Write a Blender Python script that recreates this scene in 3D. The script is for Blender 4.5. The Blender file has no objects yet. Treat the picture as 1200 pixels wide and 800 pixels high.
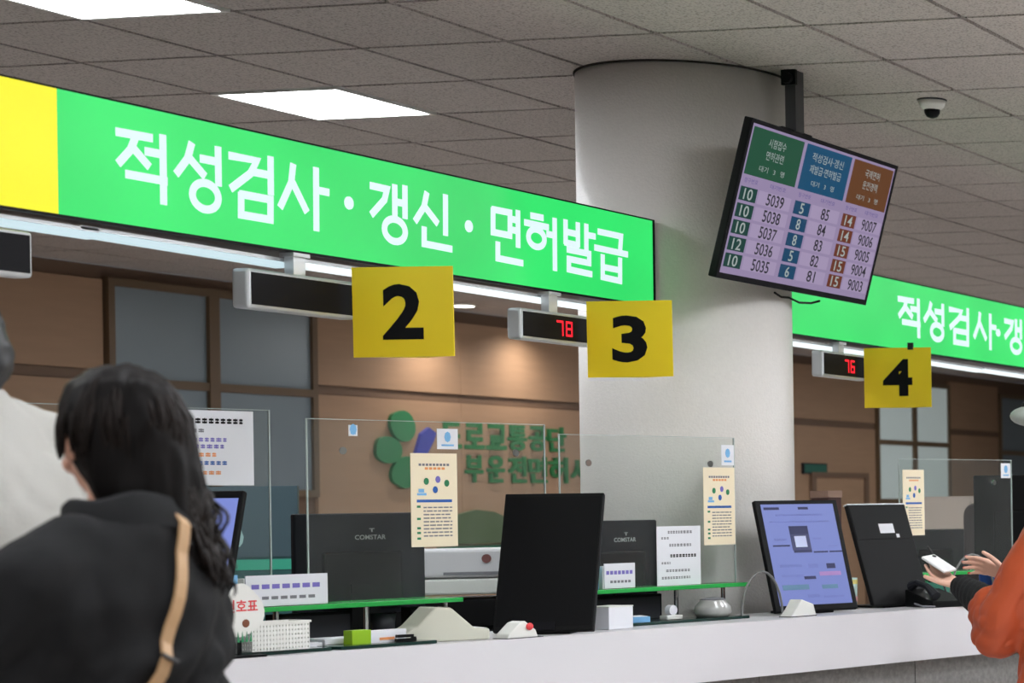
import bpy, bmesh, math, random
from mathutils import Vector, Matrix, noise
rnd = random.Random(7)
sc = bpy.context.scene
COL = sc.collection
PI = math.pi

# ------------------------------------------------------------------ camera
cam = bpy.data.cameras.new('camera')
cam.sensor_width = 36.0
cam.lens = 78.0                      # the photo is an off-centre crop of a wider picture
cam.shift_x = -1190.0 / 1200.0
cam.shift_y = 184.15 / 1200.0
cam.dof.use_dof = True
cam.dof.focus_distance = 7.6
cam.dof.aperture_fstop = 5.6
cam.clip_end = 200
cam_ob = bpy.data.objects.new('camera', cam); COL.objects.link(cam_ob)
_r = Vector((0.1558, -0.9877, -0.0150)); _d = Vector((-0.0023, 0.0148, -0.9999)); _f = Vector((0.9878, 0.1558, 0.0))
cam_ob.matrix_world = Matrix(((_r.x, -_d.x, -_f.x, 0), (_r.y, -_d.y, -_f.y, 0), (_r.z, -_d.z, -_f.z, 1.40), (0, 0, 0, 1)))
sc.camera = cam_ob

# ------------------------------------------------------------------ world, view
w = bpy.data.worlds.new('world'); sc.world = w; w.use_nodes = True
w.node_tree.nodes['Background'].inputs[0].default_value = (0.8, 0.9, 1, 1)
w.node_tree.nodes['Background'].inputs[1].default_value = 0.3
sc.view_settings.view_transform = 'Standard'; sc.view_settings.look = 'None'
sc.view_settings.gamma = 1; sc.view_settings.use_curve_mapping = False
sc.view_settings.exposure = 0.0
PANEL_W = 38.0        # emission of the ceiling light panels
SPOT_W = 60.0        # downlights washing the wooden back wall

# ------------------------------------------------------------------ helpers
def lin(c):
    return tuple(((x/255)/12.92 if x/255 <= 0.04045 else ((x/255+0.055)/1.055)**2.4) for x in c)

def mat(name, rgb, rough=0.5, metal=0.0, spec=0.5, var=0.0, vscale=8.0, bump=0.0, bscale=60.0, stretch=None, coat=0.0):
    m = bpy.data.materials.new(name); m.use_nodes = True
    nt = m.node_tree; p = nt.nodes['Principled BSDF']
    c = lin(rgb); p.inputs['Base Color'].default_value = (*c, 1)
    p.inputs['Roughness'].default_value = rough; p.inputs['Metallic'].default_value = metal
    p.inputs['Specular IOR Level'].default_value = spec; p.inputs['Coat Weight'].default_value = coat
    tc = nt.nodes.new('ShaderNodeTexCoord'); mp = nt.nodes.new('ShaderNodeMapping')
    nt.links.new(tc.outputs['Object'], mp.inputs[0])
    if stretch: mp.inputs['Scale'].default_value = stretch
    if var > 0:
        n = nt.nodes.new('ShaderNodeTexNoise'); n.inputs['Scale'].default_value = vscale; n.inputs['Detail'].default_value = 4
        nt.links.new(mp.outputs[0], n.inputs['Vector'])
        mx = nt.nodes.new('ShaderNodeMix'); mx.data_type = 'RGBA'
        mx.inputs[6].default_value = (*[max(0, x*(1-var)) for x in c], 1)
        mx.inputs[7].default_value = (*[min(1, x*(1+var)) for x in c], 1)
        nt.links.new(n.outputs['Fac'], mx.inputs[0]); nt.links.new(mx.outputs[2], p.inputs['Base Color'])
    if bump > 0:
        n2 = nt.nodes.new('ShaderNodeTexNoise'); n2.inputs['Scale'].default_value = bscale; n2.inputs['Detail'].default_value = 3
        nt.links.new(mp.outputs[0], n2.inputs['Vector'])
        b = nt.nodes.new('ShaderNodeBump'); b.inputs['Strength'].default_value = bump; b.inputs['Distance'].default_value = 0.01
        nt.links.new(n2.outputs['Fac'], b.inputs['Height']); nt.links.new(b.outputs[0], p.inputs['Normal'])
    return m

def glow(name, rgb, strength=1.0, rough=0.35, var=0.0, vscale=3.0, base=0.05):
    m = bpy.data.materials.new(name); m.use_nodes = True
    nt = m.node_tree; p = nt.nodes['Principled BSDF']; c = lin(rgb)
    p.inputs['Base Color'].default_value = (*[x*base for x in c], 1); p.inputs['Roughness'].default_value = rough
    p.inputs['Specular IOR Level'].default_value = 0.2
    p.inputs['Emission Color'].default_value = (*c, 1); p.inputs['Emission Strength'].default_value = strength
    if var > 0:
        tc = nt.nodes.new('ShaderNodeTexCoord'); n = nt.nodes.new('ShaderNodeTexNoise'); n.inputs['Scale'].default_value = vscale
        n.inputs['Detail'].default_value = 1
        nt.links.new(tc.outputs['Object'], n.inputs['Vector'])
        mr = nt.nodes.new('ShaderNodeMapRange'); mr.inputs['From Min'].default_value = 0.3; mr.inputs['From Max'].default_value = 0.7
        mr.inputs['To Min'].default_value = strength*(1-var); mr.inputs['To Max'].default_value = strength*(1+var)
        nt.links.new(n.outputs['Fac'], mr.inputs['Value']); nt.links.new(mr.outputs[0], p.inputs['Emission Strength'])
    return m

def clear_sheet(name, haze=0.018, tint=(0.95, 0.97, 0.96)):
    m = bpy.data.materials.new(name); m.use_nodes = True
    nt = m.node_tree; nt.nodes.remove(nt.nodes['Principled BSDF']); out = nt.nodes['Material Output']
    tr = nt.nodes.new('ShaderNodeBsdfTransparent'); tr.inputs[0].default_value = (*tint, 1)
    gl = nt.nodes.new('ShaderNodeBsdfGlossy'); gl.inputs['Roughness'].default_value = 0.12
    df = nt.nodes.new('ShaderNodeBsdfDiffuse'); df.inputs[0].default_value = (0.85, 0.88, 0.88, 1)
    fr = nt.nodes.new('ShaderNodeFresnel'); fr.inputs[0].default_value = 1.2
    m1 = nt.nodes.new('ShaderNodeMixShader'); m2 = nt.nodes.new('ShaderNodeMixShader')
    tc = nt.nodes.new('ShaderNodeTexCoord'); n = nt.nodes.new('ShaderNodeTexNoise'); n.inputs['Scale'].default_value = 5
    mr = nt.nodes.new('ShaderNodeMapRange'); mr.inputs['To Min'].default_value = haze*0.5; mr.inputs['To Max'].default_value = haze*1.5
    nt.links.new(tc.outputs['Object'], n.inputs['Vector']); nt.links.new(n.outputs['Fac'], mr.inputs['Value'])
    nt.links.new(fr.outputs[0], m1.inputs[0]); nt.links.new(tr.outputs[0], m1.inputs[1]); nt.links.new(gl.outputs[0], m1.inputs[2])
    nt.links.new(mr.outputs[0], m2.inputs[0]); nt.links.new(m1.outputs[0], m2.inputs[1]); nt.links.new(df.outputs[0], m2.inputs[2])
    nt.links.new(m2.outputs[0], out.inputs[0])
    return m

_txt = {}
def text_geo(s, bold=0.0):
    """flat glyph outlines of a string as a 2-D mesh, box-normalised to 0..1 x 0..1, with its aspect"""
    k = (s, bold)
    if k in _txt: return _txt[k]
    cu = bpy.data.curves.new('txt', 'FONT'); cu.body = s; cu.offset = bold; cu.resolution_u = 3; cu.fill_mode = 'FRONT'
    o = bpy.data.objects.new('txt', cu); COL.objects.link(o)
    bpy.context.view_layer.update()
    dg = bpy.context.evaluated_depsgraph_get()
    me = bpy.data.meshes.new_from_object(o.evaluated_get(dg))
    vs = [(v.co.x, v.co.y) for v in me.vertices]; fs = [tuple(p.vertices) for p in me.polygons]
    bpy.data.objects.remove(o); bpy.data.curves.remove(cu); bpy.data.meshes.remove(me)
    x0 = min(v[0] for v in vs); x1 = max(v[0] for v in vs); y0 = min(v[1] for v in vs); y1 = max(v[1] for v in vs)
    vs = [((x-x0)/(x1-x0), (y-y0)/max(1e-6, y1-y0)) for x, y in vs]
    _txt[k] = (vs, fs, (x1-x0)/max(1e-6, y1-y0))
    return _txt[k]

class MB:
    """collects shapes and links them as ONE mesh object"""
    def __init__(s): s.v = []; s.f = []; s.smooth = False
    def add(s, vs, fs):
        n = len(s.v); s.v += [tuple(v) for v in vs]; s.f += [tuple(i+n for i in f) for f in fs]; return s
    def box(s, x0, x1, y0, y1, z0, z1):
        return s.add([(x0,y0,z0),(x1,y0,z0),(x1,y1,z0),(x0,y1,z0),(x0,y0,z1),(x1,y0,z1),(x1,y1,z1),(x0,y1,z1)],
                     [(0,3,2,1),(4,5,6,7),(0,1,5,4),(1,2,6,5),(2,3,7,6),(3,0,4,7)])
    def cbox(s, c, sx, sy, sz): return s.box(c[0]-sx/2,c[0]+sx/2,c[1]-sy/2,c[1]+sy/2,c[2]-sz/2,c[2]+sz/2)
    def prism(s, poly, fr, th):
        """poly: 2-D outline (counter-clockwise); fr(a,b,t) -> 3-D; extruded from t=0 to t=th"""
        n = len(poly); vs = [fr(a, b, 0) for a, b in poly] + [fr(a, b, th) for a, b in poly]
        fs = [tuple(range(n)), tuple(range(2*n-1, n-1, -1))] + [(i, i+n, (i+1) % n + n, (i+1) % n) for i in range(n)]
        return s.add(vs, fs)
    def tube(s, pts, r, n=8, cap=True):
        pts = [Vector(p) for p in pts]; rs = r if isinstance(r, (list, tuple)) else [r]*len(pts)
        base = len(s.v); prev = None
        for i, p in enumerate(pts):
            t = (pts[min(i+1, len(pts)-1)] - pts[max(i-1, 0)]).normalized()
            a = prev if prev else (Vector((0,0,1)) if abs(t.z) < 0.9 else Vector((1,0,0)))
            e1 = (a - t*a.dot(t)).normalized(); e2 = t.cross(e1); prev = e1
            for k in range(n):
                an = 2*PI*k/n; s.v.append(tuple(p + rs[i]*(math.cos(an)*e1 + math.sin(an)*e2)))
        for i in range(len(pts)-1):
            for k in range(n):
                a = base+i*n+k; b = base+i*n+(k+1) % n
                s.f.append((a, b, b+n, a+n))
        if cap:
            s.f.append(tuple(base+k for k in range(n-1, -1, -1))); s.f.append(tuple(base+(len(pts)-1)*n+k for k in range(n)))
        return s
    def lathe(s, prof, c=(0,0,0), n=24):
        base = len(s.v)
        for r, z in prof:
            for k in range(n):
                an = 2*PI*k/n; s.v.append((c[0]+r*math.cos(an), c[1]+r*math.sin(an), c[2]+z))
        for i in range(len(prof)-1):
            for k in range(n):
                a = base+i*n+k; b = base+i*n+(k+1) % n; s.f.append((a, b, b+n, a+n))
        s.f.append(tuple(base+k for k in range(n-1, -1, -1))); s.f.append(tuple(base+(len(prof)-1)*n+k for k in range(n)))
        return s
    def ell(s, c, r, rz=0.0, n=14, m=9, rx=0.0):
        base = len(s.v); R = Matrix.Rotation(rz, 3, 'Z') @ Matrix.Rotation(rx, 3, 'X')
        for i in range(m+1):
            ph = PI*i/m
            for k in range(n):
                an = 2*PI*k/n
                p = R @ Vector((r[0]*math.sin(ph)*math.cos(an), r[1]*math.sin(ph)*math.sin(an), r[2]*math.cos(ph)))
                s.v.append((c[0]+p.x, c[1]+p.y, c[2]+p.z))
        for i in range(m):
            for k in range(n):
                a = base+i*n+k; b = base+i*n+(k+1) % n; s.f.append((a, a+n, b+n, b))
        return s
    def rings(s, rs, n=20):
        """closed loft through ellipse rings (cx, cy, z, rx, ry)"""
        base = len(s.v)
        for cx, cy, z, rx, ry in rs:
            for k in range(n):
                an = 2*PI*k/n; s.v.append((cx+rx*math.cos(an), cy+ry*math.sin(an), z))
        for i in range(len(rs)-1):
            for k in range(n):
                a = base+i*n+k; b = base+i*n+(k+1) % n; s.f.append((a, b, b+n, a+n))
        s.f.append(tuple(base+k for k in range(n-1, -1, -1))); s.f.append(tuple(base+(len(rs)-1)*n+k for k in range(n)))
        return s
    def text(s, st, fr, a0, b0, w_=None, h=None, bold=0.0, align='c', t=0.0):
        """flat print on a surface; (a0,b0) = centre (or left middle) in the surface's own plane"""
        vs, fs, asp = text_geo(st, bold)
        if w_ is None: w_ = h*asp
        if h is None: h = w_/asp
        ax = a0 - w_/2 if align == 'c' else a0
        return s.add([fr(ax+x*w_, b0-h/2+y*h, t) for x, y in vs], fs)
    def build(s, name, m, parent=None, bevel=0.0, smooth=False, segs=2):
        me = bpy.data.meshes.new(name); me.from_pydata(s.v, [], s.f); me.update()
        bm = bmesh.new(); bm.from_mesh(me); bmesh.ops.recalc_face_normals(bm, faces=bm.faces)
        if bevel > 0:
            bmesh.ops.bevel(bm, geom=bm.edges[:], offset=bevel, segments=segs, affect='EDGES', profile=0.5, clamp_overlap=True)
        bm.to_mesh(me); bm.free()
        if smooth:
            for p in me.polygons: p.use_smooth = True
        me.materials.append(m)
        o = bpy.data.objects.new(name, me); COL.objects.link(o)
        if parent is not None: o.parent = parent
        return o

def tag(o, label=None, cat=None, group=None, kind=None):
    if label: o['label'] = label
    if cat: o['category'] = cat
    if group: o['group'] = group
    if kind: o['kind'] = kind
    return o
def thing(name, label, cat, loc=(0,0,0), rot=(0,0,0), group=None):
    o = bpy.data.objects.new(name, None); COL.objects.link(o); o.empty_display_size = 0.05
    o.location = loc; o.rotation_euler = rot
    return tag(o, label, cat, group)
def struct(o): o['kind'] = 'structure'; return o
def share(src, name, parent, loc=(0,0,0)):
    o = src.copy(); o.name = name; COL.objects.link(o); o.parent = parent; o.location = loc; return o
def copy_tree(o, parent=None):
    kids = list(o.children)
    c = o.copy(); COL.objects.link(c); c.parent = parent
    for k in kids: copy_tree(k, c)
    return c
# surface frames: (a right, b up, t out of the surface towards the hall)
def front(x=0, y=0, z=0):
    return lambda a, b, t: (x+a, y-t, z+b)
def top(x=0, y=0, z=0):
    return lambda a, b, t: (x+a, y+b, z+t)

# ------------------------------------------------------------------ materials
M = {}
M['tile'] = mat('mineral_fibre_tile', (188, 182, 174), 0.9, var=0.05, vscale=3, spec=0.1)
def _tile_speckle(m):
    nt = m.node_tree; p = nt.nodes['Principled BSDF']
    tc = nt.nodes.new('ShaderNodeTexCoord'); n = nt.nodes.new('ShaderNodeTexNoise'); n.inputs['Scale'].default_value = 110; n.inputs['Detail'].default_value = 3
    geo = nt.nodes.new('ShaderNodeNewGeometry')
    cr = nt.nodes.new('ShaderNodeValToRGB'); cr.color_ramp.elements[0].position = 0.35; cr.color_ramp.elements[1].position = 0.5
    cr.color_ramp.elements[0].color = (*lin((146, 139, 134)), 1); cr.color_ramp.elements[1].color = (*lin((186, 178, 173)), 1)
    nt.links.new(geo.outputs['Position'], n.inputs['Vector']); nt.links.new(n.outputs['Fac'], cr.inputs[0]); nt.links.new(cr.outputs[0], p.inputs['Base Color'])
_tile_speckle(M['tile'])
M['grid'] = mat('ceiling_joint', (52, 48, 45), 0.9, spec=0.1)
M['wall'] = mat('painted_wall', (190, 188, 182), 0.8, var=0.04)
M['floor'] = mat('stone_floor', (206, 200, 194), 0.35, var=0.08, vscale=2)
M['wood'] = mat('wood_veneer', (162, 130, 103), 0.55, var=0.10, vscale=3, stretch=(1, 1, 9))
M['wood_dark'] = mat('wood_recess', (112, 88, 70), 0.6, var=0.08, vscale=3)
M['wood_frame'] = mat('window_frame_wood', (104, 84, 62), 0.5)
M['frost'] = mat('frosted_glass', (128, 140, 148), 0.25, var=0.05, vscale=2)
M['frost_light'] = glow('frosted_glass_glow', (190, 202, 200), 0.34, 0.3, base=0.6)  # brighter panes: a glow put into the glass itself
M['column'] = mat('speckled_column_paint', (222, 218, 213), 0.42, var=0.05, vscale=60, bump=0.18, bscale=110)
M['white'] = mat('white_laminate', (212, 210, 214), 0.35)
M['granite'] = mat('grey_granite', (120, 118, 116), 0.5, var=0.5, vscale=70)
M['black'] = mat('black_plastic', (12, 12, 13), 0.5, spec=0.15)
M['black_gloss'] = mat('black_glossy', (16, 15, 20), 0.5, spec=0.12)
M['dark'] = mat('dark_grey_plastic', (34, 35, 40), 0.5, spec=0.3)
M['charcoal'] = mat('charcoal_plastic', (22, 23, 29), 0.6, spec=0.15)
M['alu'] = mat('aluminium', (205, 208, 210), 0.35, metal=0.6)
M['steel'] = mat('dark_steel', (70, 70, 72), 0.35, metal=0.7)
M['chrome'] = mat('chrome', (210, 212, 215), 0.12, metal=1.0)
M['pwhite'] = mat('white_plastic', (225, 225, 220), 0.4)
M['beige'] = mat('ivory_plastic', (205, 204, 188), 0.45, var=0.03)
M['paper'] = mat('white_paper', (226, 227, 232), 0.7)
M['cream'] = mat('cream_paper', (240, 226, 196), 0.6)
M['ink'] = mat('black_ink', (13, 12, 16), 0.7, spec=0.15)
M['inkgrey'] = mat('grey_ink', (120, 120, 126), 0.7)
M['inkblue'] = mat('blue_ink', (38, 92, 170), 0.6)
M['inklblue'] = mat('light_blue_ink', (120, 180, 225), 0.6)
M['inkred'] = mat('red_ink', (214, 62, 66), 0.6)
M['inkorange'] = mat('orange_ink', (232, 150, 90), 0.6)
M['inkgreen'] = mat('green_ink', (40, 130, 84), 0.6)
M['inkviolet'] = mat('violet_ink', (120, 110, 190), 0.6)
M['green_sign'] = glow('green_lightbox_face', (54, 228, 110), 0.96, 0.3, var=0.12, vscale=1.6)
M['yellow_sign'] = glow('yellow_lightbox_face', (250, 244, 40), 1.0, 0.3, var=0.04)
M['sign_white'] = glow('white_letter_face', (226, 246, 250), 1.0)
M['glow_strip'] = glow('glow_strip_face', (208, 232, 240), 0.95)
M['glow_strip2'] = glow('bright_glow_strip_face', (240, 250, 252), 1.1)
M['lamp_panel'] = glow('light_panel_diffuser', (246, 250, 255), PANEL_W)
M['board'] = mat('yellow_board', (240, 208, 22), 0.45, var=0.06, vscale=5)
M['led_red'] = glow('red_led', (255, 30, 50), 1.6)
M['clear'] = clear_sheet('clear_acrylic')
M['edge'] = mat('acrylic_edge', (170, 182, 178), 0.4)
M['green_glass'] = mat('green_glass_edge', (44, 168, 76), 0.25, var=0.1)
M['dark_glass'] = mat('dark_green_glass', (22, 50, 44), 0.12, var=0.2)
M['screen_blue'] = glow('blue_screen', (140, 156, 236), 0.75)
M['skin'] = mat('skin', (212, 160, 136), 0.5, var=0.05, vscale=20)
M['skin_pale'] = mat('skin_hand', (226, 178, 156), 0.5, var=0.06, vscale=30)
M['hair'] = mat('dark_hair', (15, 11, 10), 0.6, spec=0.15, var=0.4, vscale=90, stretch=(1, 1, 0.15))
M['hair_brown'] = mat('brown_black_hair', (24, 16, 12), 0.55, spec=0.2, var=0.5, vscale=60)
M['jacket'] = mat('charcoal_cotton', (33, 33, 34), 0.9, var=0.12, vscale=20, bump=0.15, bscale=350, spec=0.2)
M['trouser'] = mat('dark_trousers', (38, 38, 44), 0.85)
M['shoe'] = mat('black_shoe', (24, 22, 22), 0.5)
M['white_jacket'] = mat('off_white_cotton', (172, 170, 164), 0.85, var=0.04, vscale=12, bump=0.1, bscale=200)
M['orange_coat'] = mat('rust_orange_nylon', (178, 74, 36), 0.55, var=0.12, vscale=9)
M['knit'] = mat('black_knit', (10, 10, 13), 0.9, bump=0.3, bscale=250)
M['strap'] = mat('tan_leather', (188, 150, 108), 0.5, var=0.08, vscale=30)

# ================================================================== SETTING
H = 3.13
X0, X1, Y0, Y1 = -5.0, 34.0, -7.0, 11.9
struct(MB().box(X0, X1, Y0, Y1, -0.1, 0).build('floor', M['floor']))
struct(MB().box(X0-.1, X0, Y0, Y1, 0, H).build('wall_left', M['wall']))
struct(MB().box(X1, X1+.1, Y0, Y1, 0, H).build('wall_right', M['wall']))
struct(MB().box(X0, X1, Y0-.1, Y0, 0, H).build('wall_front', M['wall']))
ceil = struct(MB().box(X0, X1, Y0, Y1, H+.012, H+.1).build('ceiling', M['grid']))
TX, TY, TX0, TY0 = 0.6437, 0.5867, 6.80, 3.172      # ceiling grid pitch and phase
light_cells = {(2, 5), (-1, 4)}
hall_fill_cells = {(-6, -2), (-2, -3), (2, -3), (6, -3), (10, -3), (14, -3), (-6, -7), (-2, -7), (2, -7), (7, -7), (12, -7), (-6, -11), (-1, -11), (5, -11),
              (-6, 2), (-1, -2), (6, -5), (-10, -2), (-10, 3), (20, -2), (26, -2), (32, -2)}  # unseen panels added to light the hall and the column
staff_fill_cells = {(4, 8), (9, 8), (14, 9), (19, 9), (23, 10), (28, 10)}   # unseen panels added to light the staff area, behind the green signs
proto = None
def tile_mb(x, y):
    g = 0.009
    return MB().box(x+g, x+TX-g, y+g, y+TY-g, H, H+.014)
stuff_tiles = MB()
n_tiles = 0
for i in range(-18, 43):
    for j in range(-18, 16):
        x = TX0+i*TX; y = TY0+j*TY
        if x < X0 or y < Y0 or x+TX > X1+.3 or y+TY > Y1+.3: continue
        if (i, j) in light_cells or (i, j) in hall_fill_cells or (i, j) in staff_fill_cells: continue
        x2, y2 = min(x+TX, X1), min(y+TY, Y1)
        if x2-x < .05 or y2-y < .05: continue
        near = (-1 <= i <= 16 and -1 <= j <= 5) and y < 0.95*x and y > 0.3*x-1.2
        far = (3 <= i <= 15 and 7 <= j <= 13)
        if near or far:
            if proto is None:
                proto = MB().box(.0115, TX-.0115, .0115, TY-.0115, 0, .014).build('ceiling_tile', M['tile'], ceil)
                proto.location = (x, y, H); n_tiles = 1
            elif y2-y > TY-.02:
                share(proto, 'ceiling_tile', ceil, (x, y, H)); n_tiles += 1
            else:
                stuff_tiles.box(x+.0115, x2-.0115, y+.0115, y2-.0115, H, H+.014)
        else:
            stuff_tiles.box(x+.0115, x2-.0115, y+.0115, y2-.0115, H, H+.014)
o = stuff_tiles.build('outer_ceiling_tile', M['tile'], ceil); o['kind'] = 'stuff'

# ceiling light panels
def light_panel(i, j, label, group=None):
    x = TX0+i*TX; y = TY0+j*TY
    t = thing('ceiling_light_panel', label, 'ceiling light', (x+TX/2, y+TY/2, H), group=group)
    f = MB(); a, b = TX/2-.008, TY/2-.008
    f.box(-a, a, -b, -b+.02, -.006, .01).box(-a, a, b-.02, b, -.006, .01).box(-a, -a+.02, -b+.02, b-.02, -.006, .01).box(a-.02, a, -b+.02, b-.02, -.006, .01)
    f.build('frame', M['pwhite'], t)
    MB().box(-a+.02, a-.02, -b+.02, b-.02, -.002, .008).build('diffuser', M['lamp_panel'], t)
light_panel(2, 5, 'square white ceiling light panel above the second half of the first green sign')
light_panel(-1, 4, 'square white ceiling light panel at the upper left corner of the picture')
for c in sorted(hall_fill_cells):
    light_panel(c[0], c[1], 'square white light panel added unseen over the waiting hall outside the picture', 'added unseen light panels over the waiting hall')

for c in sorted(staff_fill_cells):
    light_panel(c[0], c[1], 'square white light panel added unseen over the staff area behind the green signs', 'added unseen light panels over the staff area')

# column
CX_, CY_, CR = 8.255, 4.70, 0.401
col_o = struct(MB().lathe([(CR, 0), (CR, H)], (CX_, CY_, 0), 96).build('column', M['column']))
for p in col_o.data.polygons: p.use_smooth = len(p.vertices) == 4
o = MB().lathe([(CR+.004, H-.008), (CR+.005, H)], (CX_, CY_, 0), 96).build('ceiling_collar', M['grid'], col_o)

# back wall: veneer panels, recessed band, dark head strip
BW = Y1
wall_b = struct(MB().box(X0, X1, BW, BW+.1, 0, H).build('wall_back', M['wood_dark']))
segs = [(8.0, 10.696), (10.7, 13.36), (15.44, 17.198), (17.202, 18.998), (19.002, 21.0), (21.004, 23.1), (23.104, 25.08), (27.25, 28.86)]
for a, b in segs:
    MB().box(a, b, BW-.03, BW, 2.42, 3.03).build('wood_panel', M['wood'], wall_b)
    MB().box(a, b, BW-.03, BW, 0.0, 2.345).build('wood_panel', M['wood'], wall_b)
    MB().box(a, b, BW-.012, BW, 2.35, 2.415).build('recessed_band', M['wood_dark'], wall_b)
def window(name, x0, x1, zt, zb, zm, xm, frost):
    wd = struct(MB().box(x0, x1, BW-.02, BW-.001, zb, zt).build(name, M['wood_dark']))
    f = .055
    fr = MB().box(x0, x1, BW-.06, BW-.02, zt-f, zt).box(x0, x1, BW-.06, BW-.02, zb, zb+f)
    fr.box(x0, x0+f, BW-.06, BW-.02, zb+f, zt-f).box(x1-f, x1, BW-.06, BW-.02, zb+f, zt-f)
    fr.build('window_frame', M['wood_frame'], wd)
    MB().box(xm-.05, xm+.05, BW-.065, BW-.02, zb+f, zt-f).build('mullion', M['wood_frame'], wd)
    for a, b in ((x0+f, xm-.05), (xm+.05, x1-f)):
        MB().box(a, b, BW-.06, BW-.02, zm-.03, zm+.03).build('transom', M['wood_frame'], wd)
        MB().box(a, b, BW-.035, BW-.021, zm+.03, zt-f).build('window_pane', frost, wd)
        MB().box(a, b, BW-.035, BW-.021, zb+f, zm-.03).build('window_pane', frost, wd)
window('window_1', 13.38, 15.42, 3.05, 1.55, 2.345, 14.345, M['frost'])
window('window_2', 25.10, 27.22, 2.98, 1.46, 2.20, 26.15, M['frost_light'])
window('window_3', 28.88, 31.3, 2.95, 1.46, 2.14, 30.1, M['frost'])
# door with frame under the exit sign, right of the column
dr = struct(MB().box(23.5, 24.72, BW-.05, BW-.03, 0, 1.76).build('door_1', M['wood']))
MB().box(23.4, 23.5, BW-.07, BW-.03, 0, 1.82).box(24.72, 24.82, BW-.07, BW-.03, 0, 1.82).box(23.5, 24.72, BW-.07, BW-.03, 1.76, 1.82).build('door_frame', M['wood_dark'], dr)
ex = thing('exit_sign', 'small dark green exit plate on the wood wall right of the column', 'sign', (23.5, BW-.03, 1.86))
MB().box(-.28, .28, -.03, 0, -.06, .06).build('housing', M['dark'], ex)
MB().box(-.26, .26, -.034, -.03, -.045, .045).build('face', glow('exit_face', (60, 110, 96), 0.3), ex)

# downlights that wash the wooden wall
def downlight(x, y, label):
    t = thing('ceiling_downlight', label, 'downlight', (x, y, H))
    MB().lathe([(.10, 0), (.10, -.008), (.085, -.012)], (0, 0, 0), 24).build('trim_ring', M['pwhite'], t)
    MB().lathe([(.08, -.0125), (.075, -.015)], (0, 0, 0), 24).build('lamp_disc', glow('downlight_disc', (255, 250, 240), 6.0), t)
    l = bpy.data.lights.new('downlight_beam', 'SPOT'); l.energy = SPOT_W; l.spot_size = math.radians(150); l.spot_blend = 1.0
    l.shadow_soft_size = 0.05; l.color = (1.0, 0.93, 0.85)
    lo = bpy.data.objects.new('downlight_beam', l); COL.objects.link(lo); lo.parent = t; lo.location = (0, 0, -.04)
downlight(16.72, 11.5, 'small round downlight glowing beside the number two board')
downlight(17.95, 11.5, 'small round downlight hidden behind the middle counter display')

# ------------------------------------------------------------------ wall logo and lettering
WF = front(0, BW-.03, 0)
lg = thing('wall_emblem', 'clover emblem of three green leaves and a blue leaf on the wood wall', 'emblem', (16.6, BW-.03, 1.95))
M['leaf'] = mat('green_emblem', (44, 122, 76), 0.4); M['leafb'] = mat('blue_emblem', (52, 60, 160), 0.4)
def heart(cx, cz, sx, sz, ang, n=28):
    pts = []
    for k in range(n):
        a = 2*PI*k/n; r = 1.0 - 0.10*math.cos(2*a) - 0.12*math.exp(-((a-PI/2)/0.35)**2)
        x, z = r*math.cos(a), r*math.sin(a)
        pts.append((cx+sx*(x*math.cos(ang)-z*math.sin(ang)), cz+sz*(x*math.sin(ang)+z*math.cos(ang))))
    return pts
LF = front()
MB().prism(heart(-.19, .18, .165, .12, 0.35), LF, .03).build('leaf', M['leaf'], lg)
MB().prism(heart(-.37, -.02, .15, .12, 1.45), LF, .03).build('leaf', M['leaf'], lg)
MB().prism(heart(-.16, -.20, .185, .125, 2.6), LF, .03).build('leaf', M['leaf'], lg)
MB().prism([(-.06, -.10), (.06, -.11), (.20, .07), (.23, .13), (.14, .175), (.04, .12)], LF, .03).build('leaf', M['leafb'], lg)
M['wall_green'] = mat('green_letter', (30, 112, 58), 0.5)
def wall_letters(s, xs, z, h, label):
    t = thing('wall_lettering', label, 'lettering', (xs[0][0], BW-.03, z)); q = front(-xs[0][0])
    for ch, (xa, xb) in zip(s, xs):
        mb = MB(); mb.text(ch, q, (xa+xb)/2, 0, xb-xa, h, 0.03, t=.022); mb.text(ch, q, (xa+xb)/2, 0, xb-xa, h, 0.03, t=.002)
        mb.build('letter', M['wall_green'], t)
wall_letters('도로교통공단', [(16.92, 17.18), (17.23, 17.49), (17.53, 17.80), (17.83, 18.10), (18.14, 18.39), (18.42, 18.70)], 2.07, .225, 'upper line of green raised letters on the wood wall')
wall_letters('부운전면허시험장', [(17.23, 17.47), (17.53, 17.77), (17.83, 18.09), (18.12, 18.40), (18.43, 18.72), (18.77, 19.03), (19.07, 19.34), (19.38, 19.64)], 1.79, .235, 'lower line of green raised letters on the wood wall')
hb = MB().prism([(-.6, 0), (.6, 0), (.6, .06), (.35, .18), (.05, .27), (-.2, .29), (-.45, .25), (-.6, .16)], front(), .03).build('wall_cutout', mat('olive_cutout', (76, 96, 62), 0.6))
hb.location = (17.55, BW-.03, 1.15); tag(hb, 'olive green hill shaped cutout low on the wood wall', 'wall decor')
gs = MB().box(-.7, .7, -.045, 0, -.03, .03).build('wall_ledge', mat('teal_strip', (28, 110, 84), 0.5)); gs.location = (17.55, BW-.03, 1.10)
tag(gs, 'teal strip under the hill shaped cutout on the back wall', 'strip')

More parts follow.
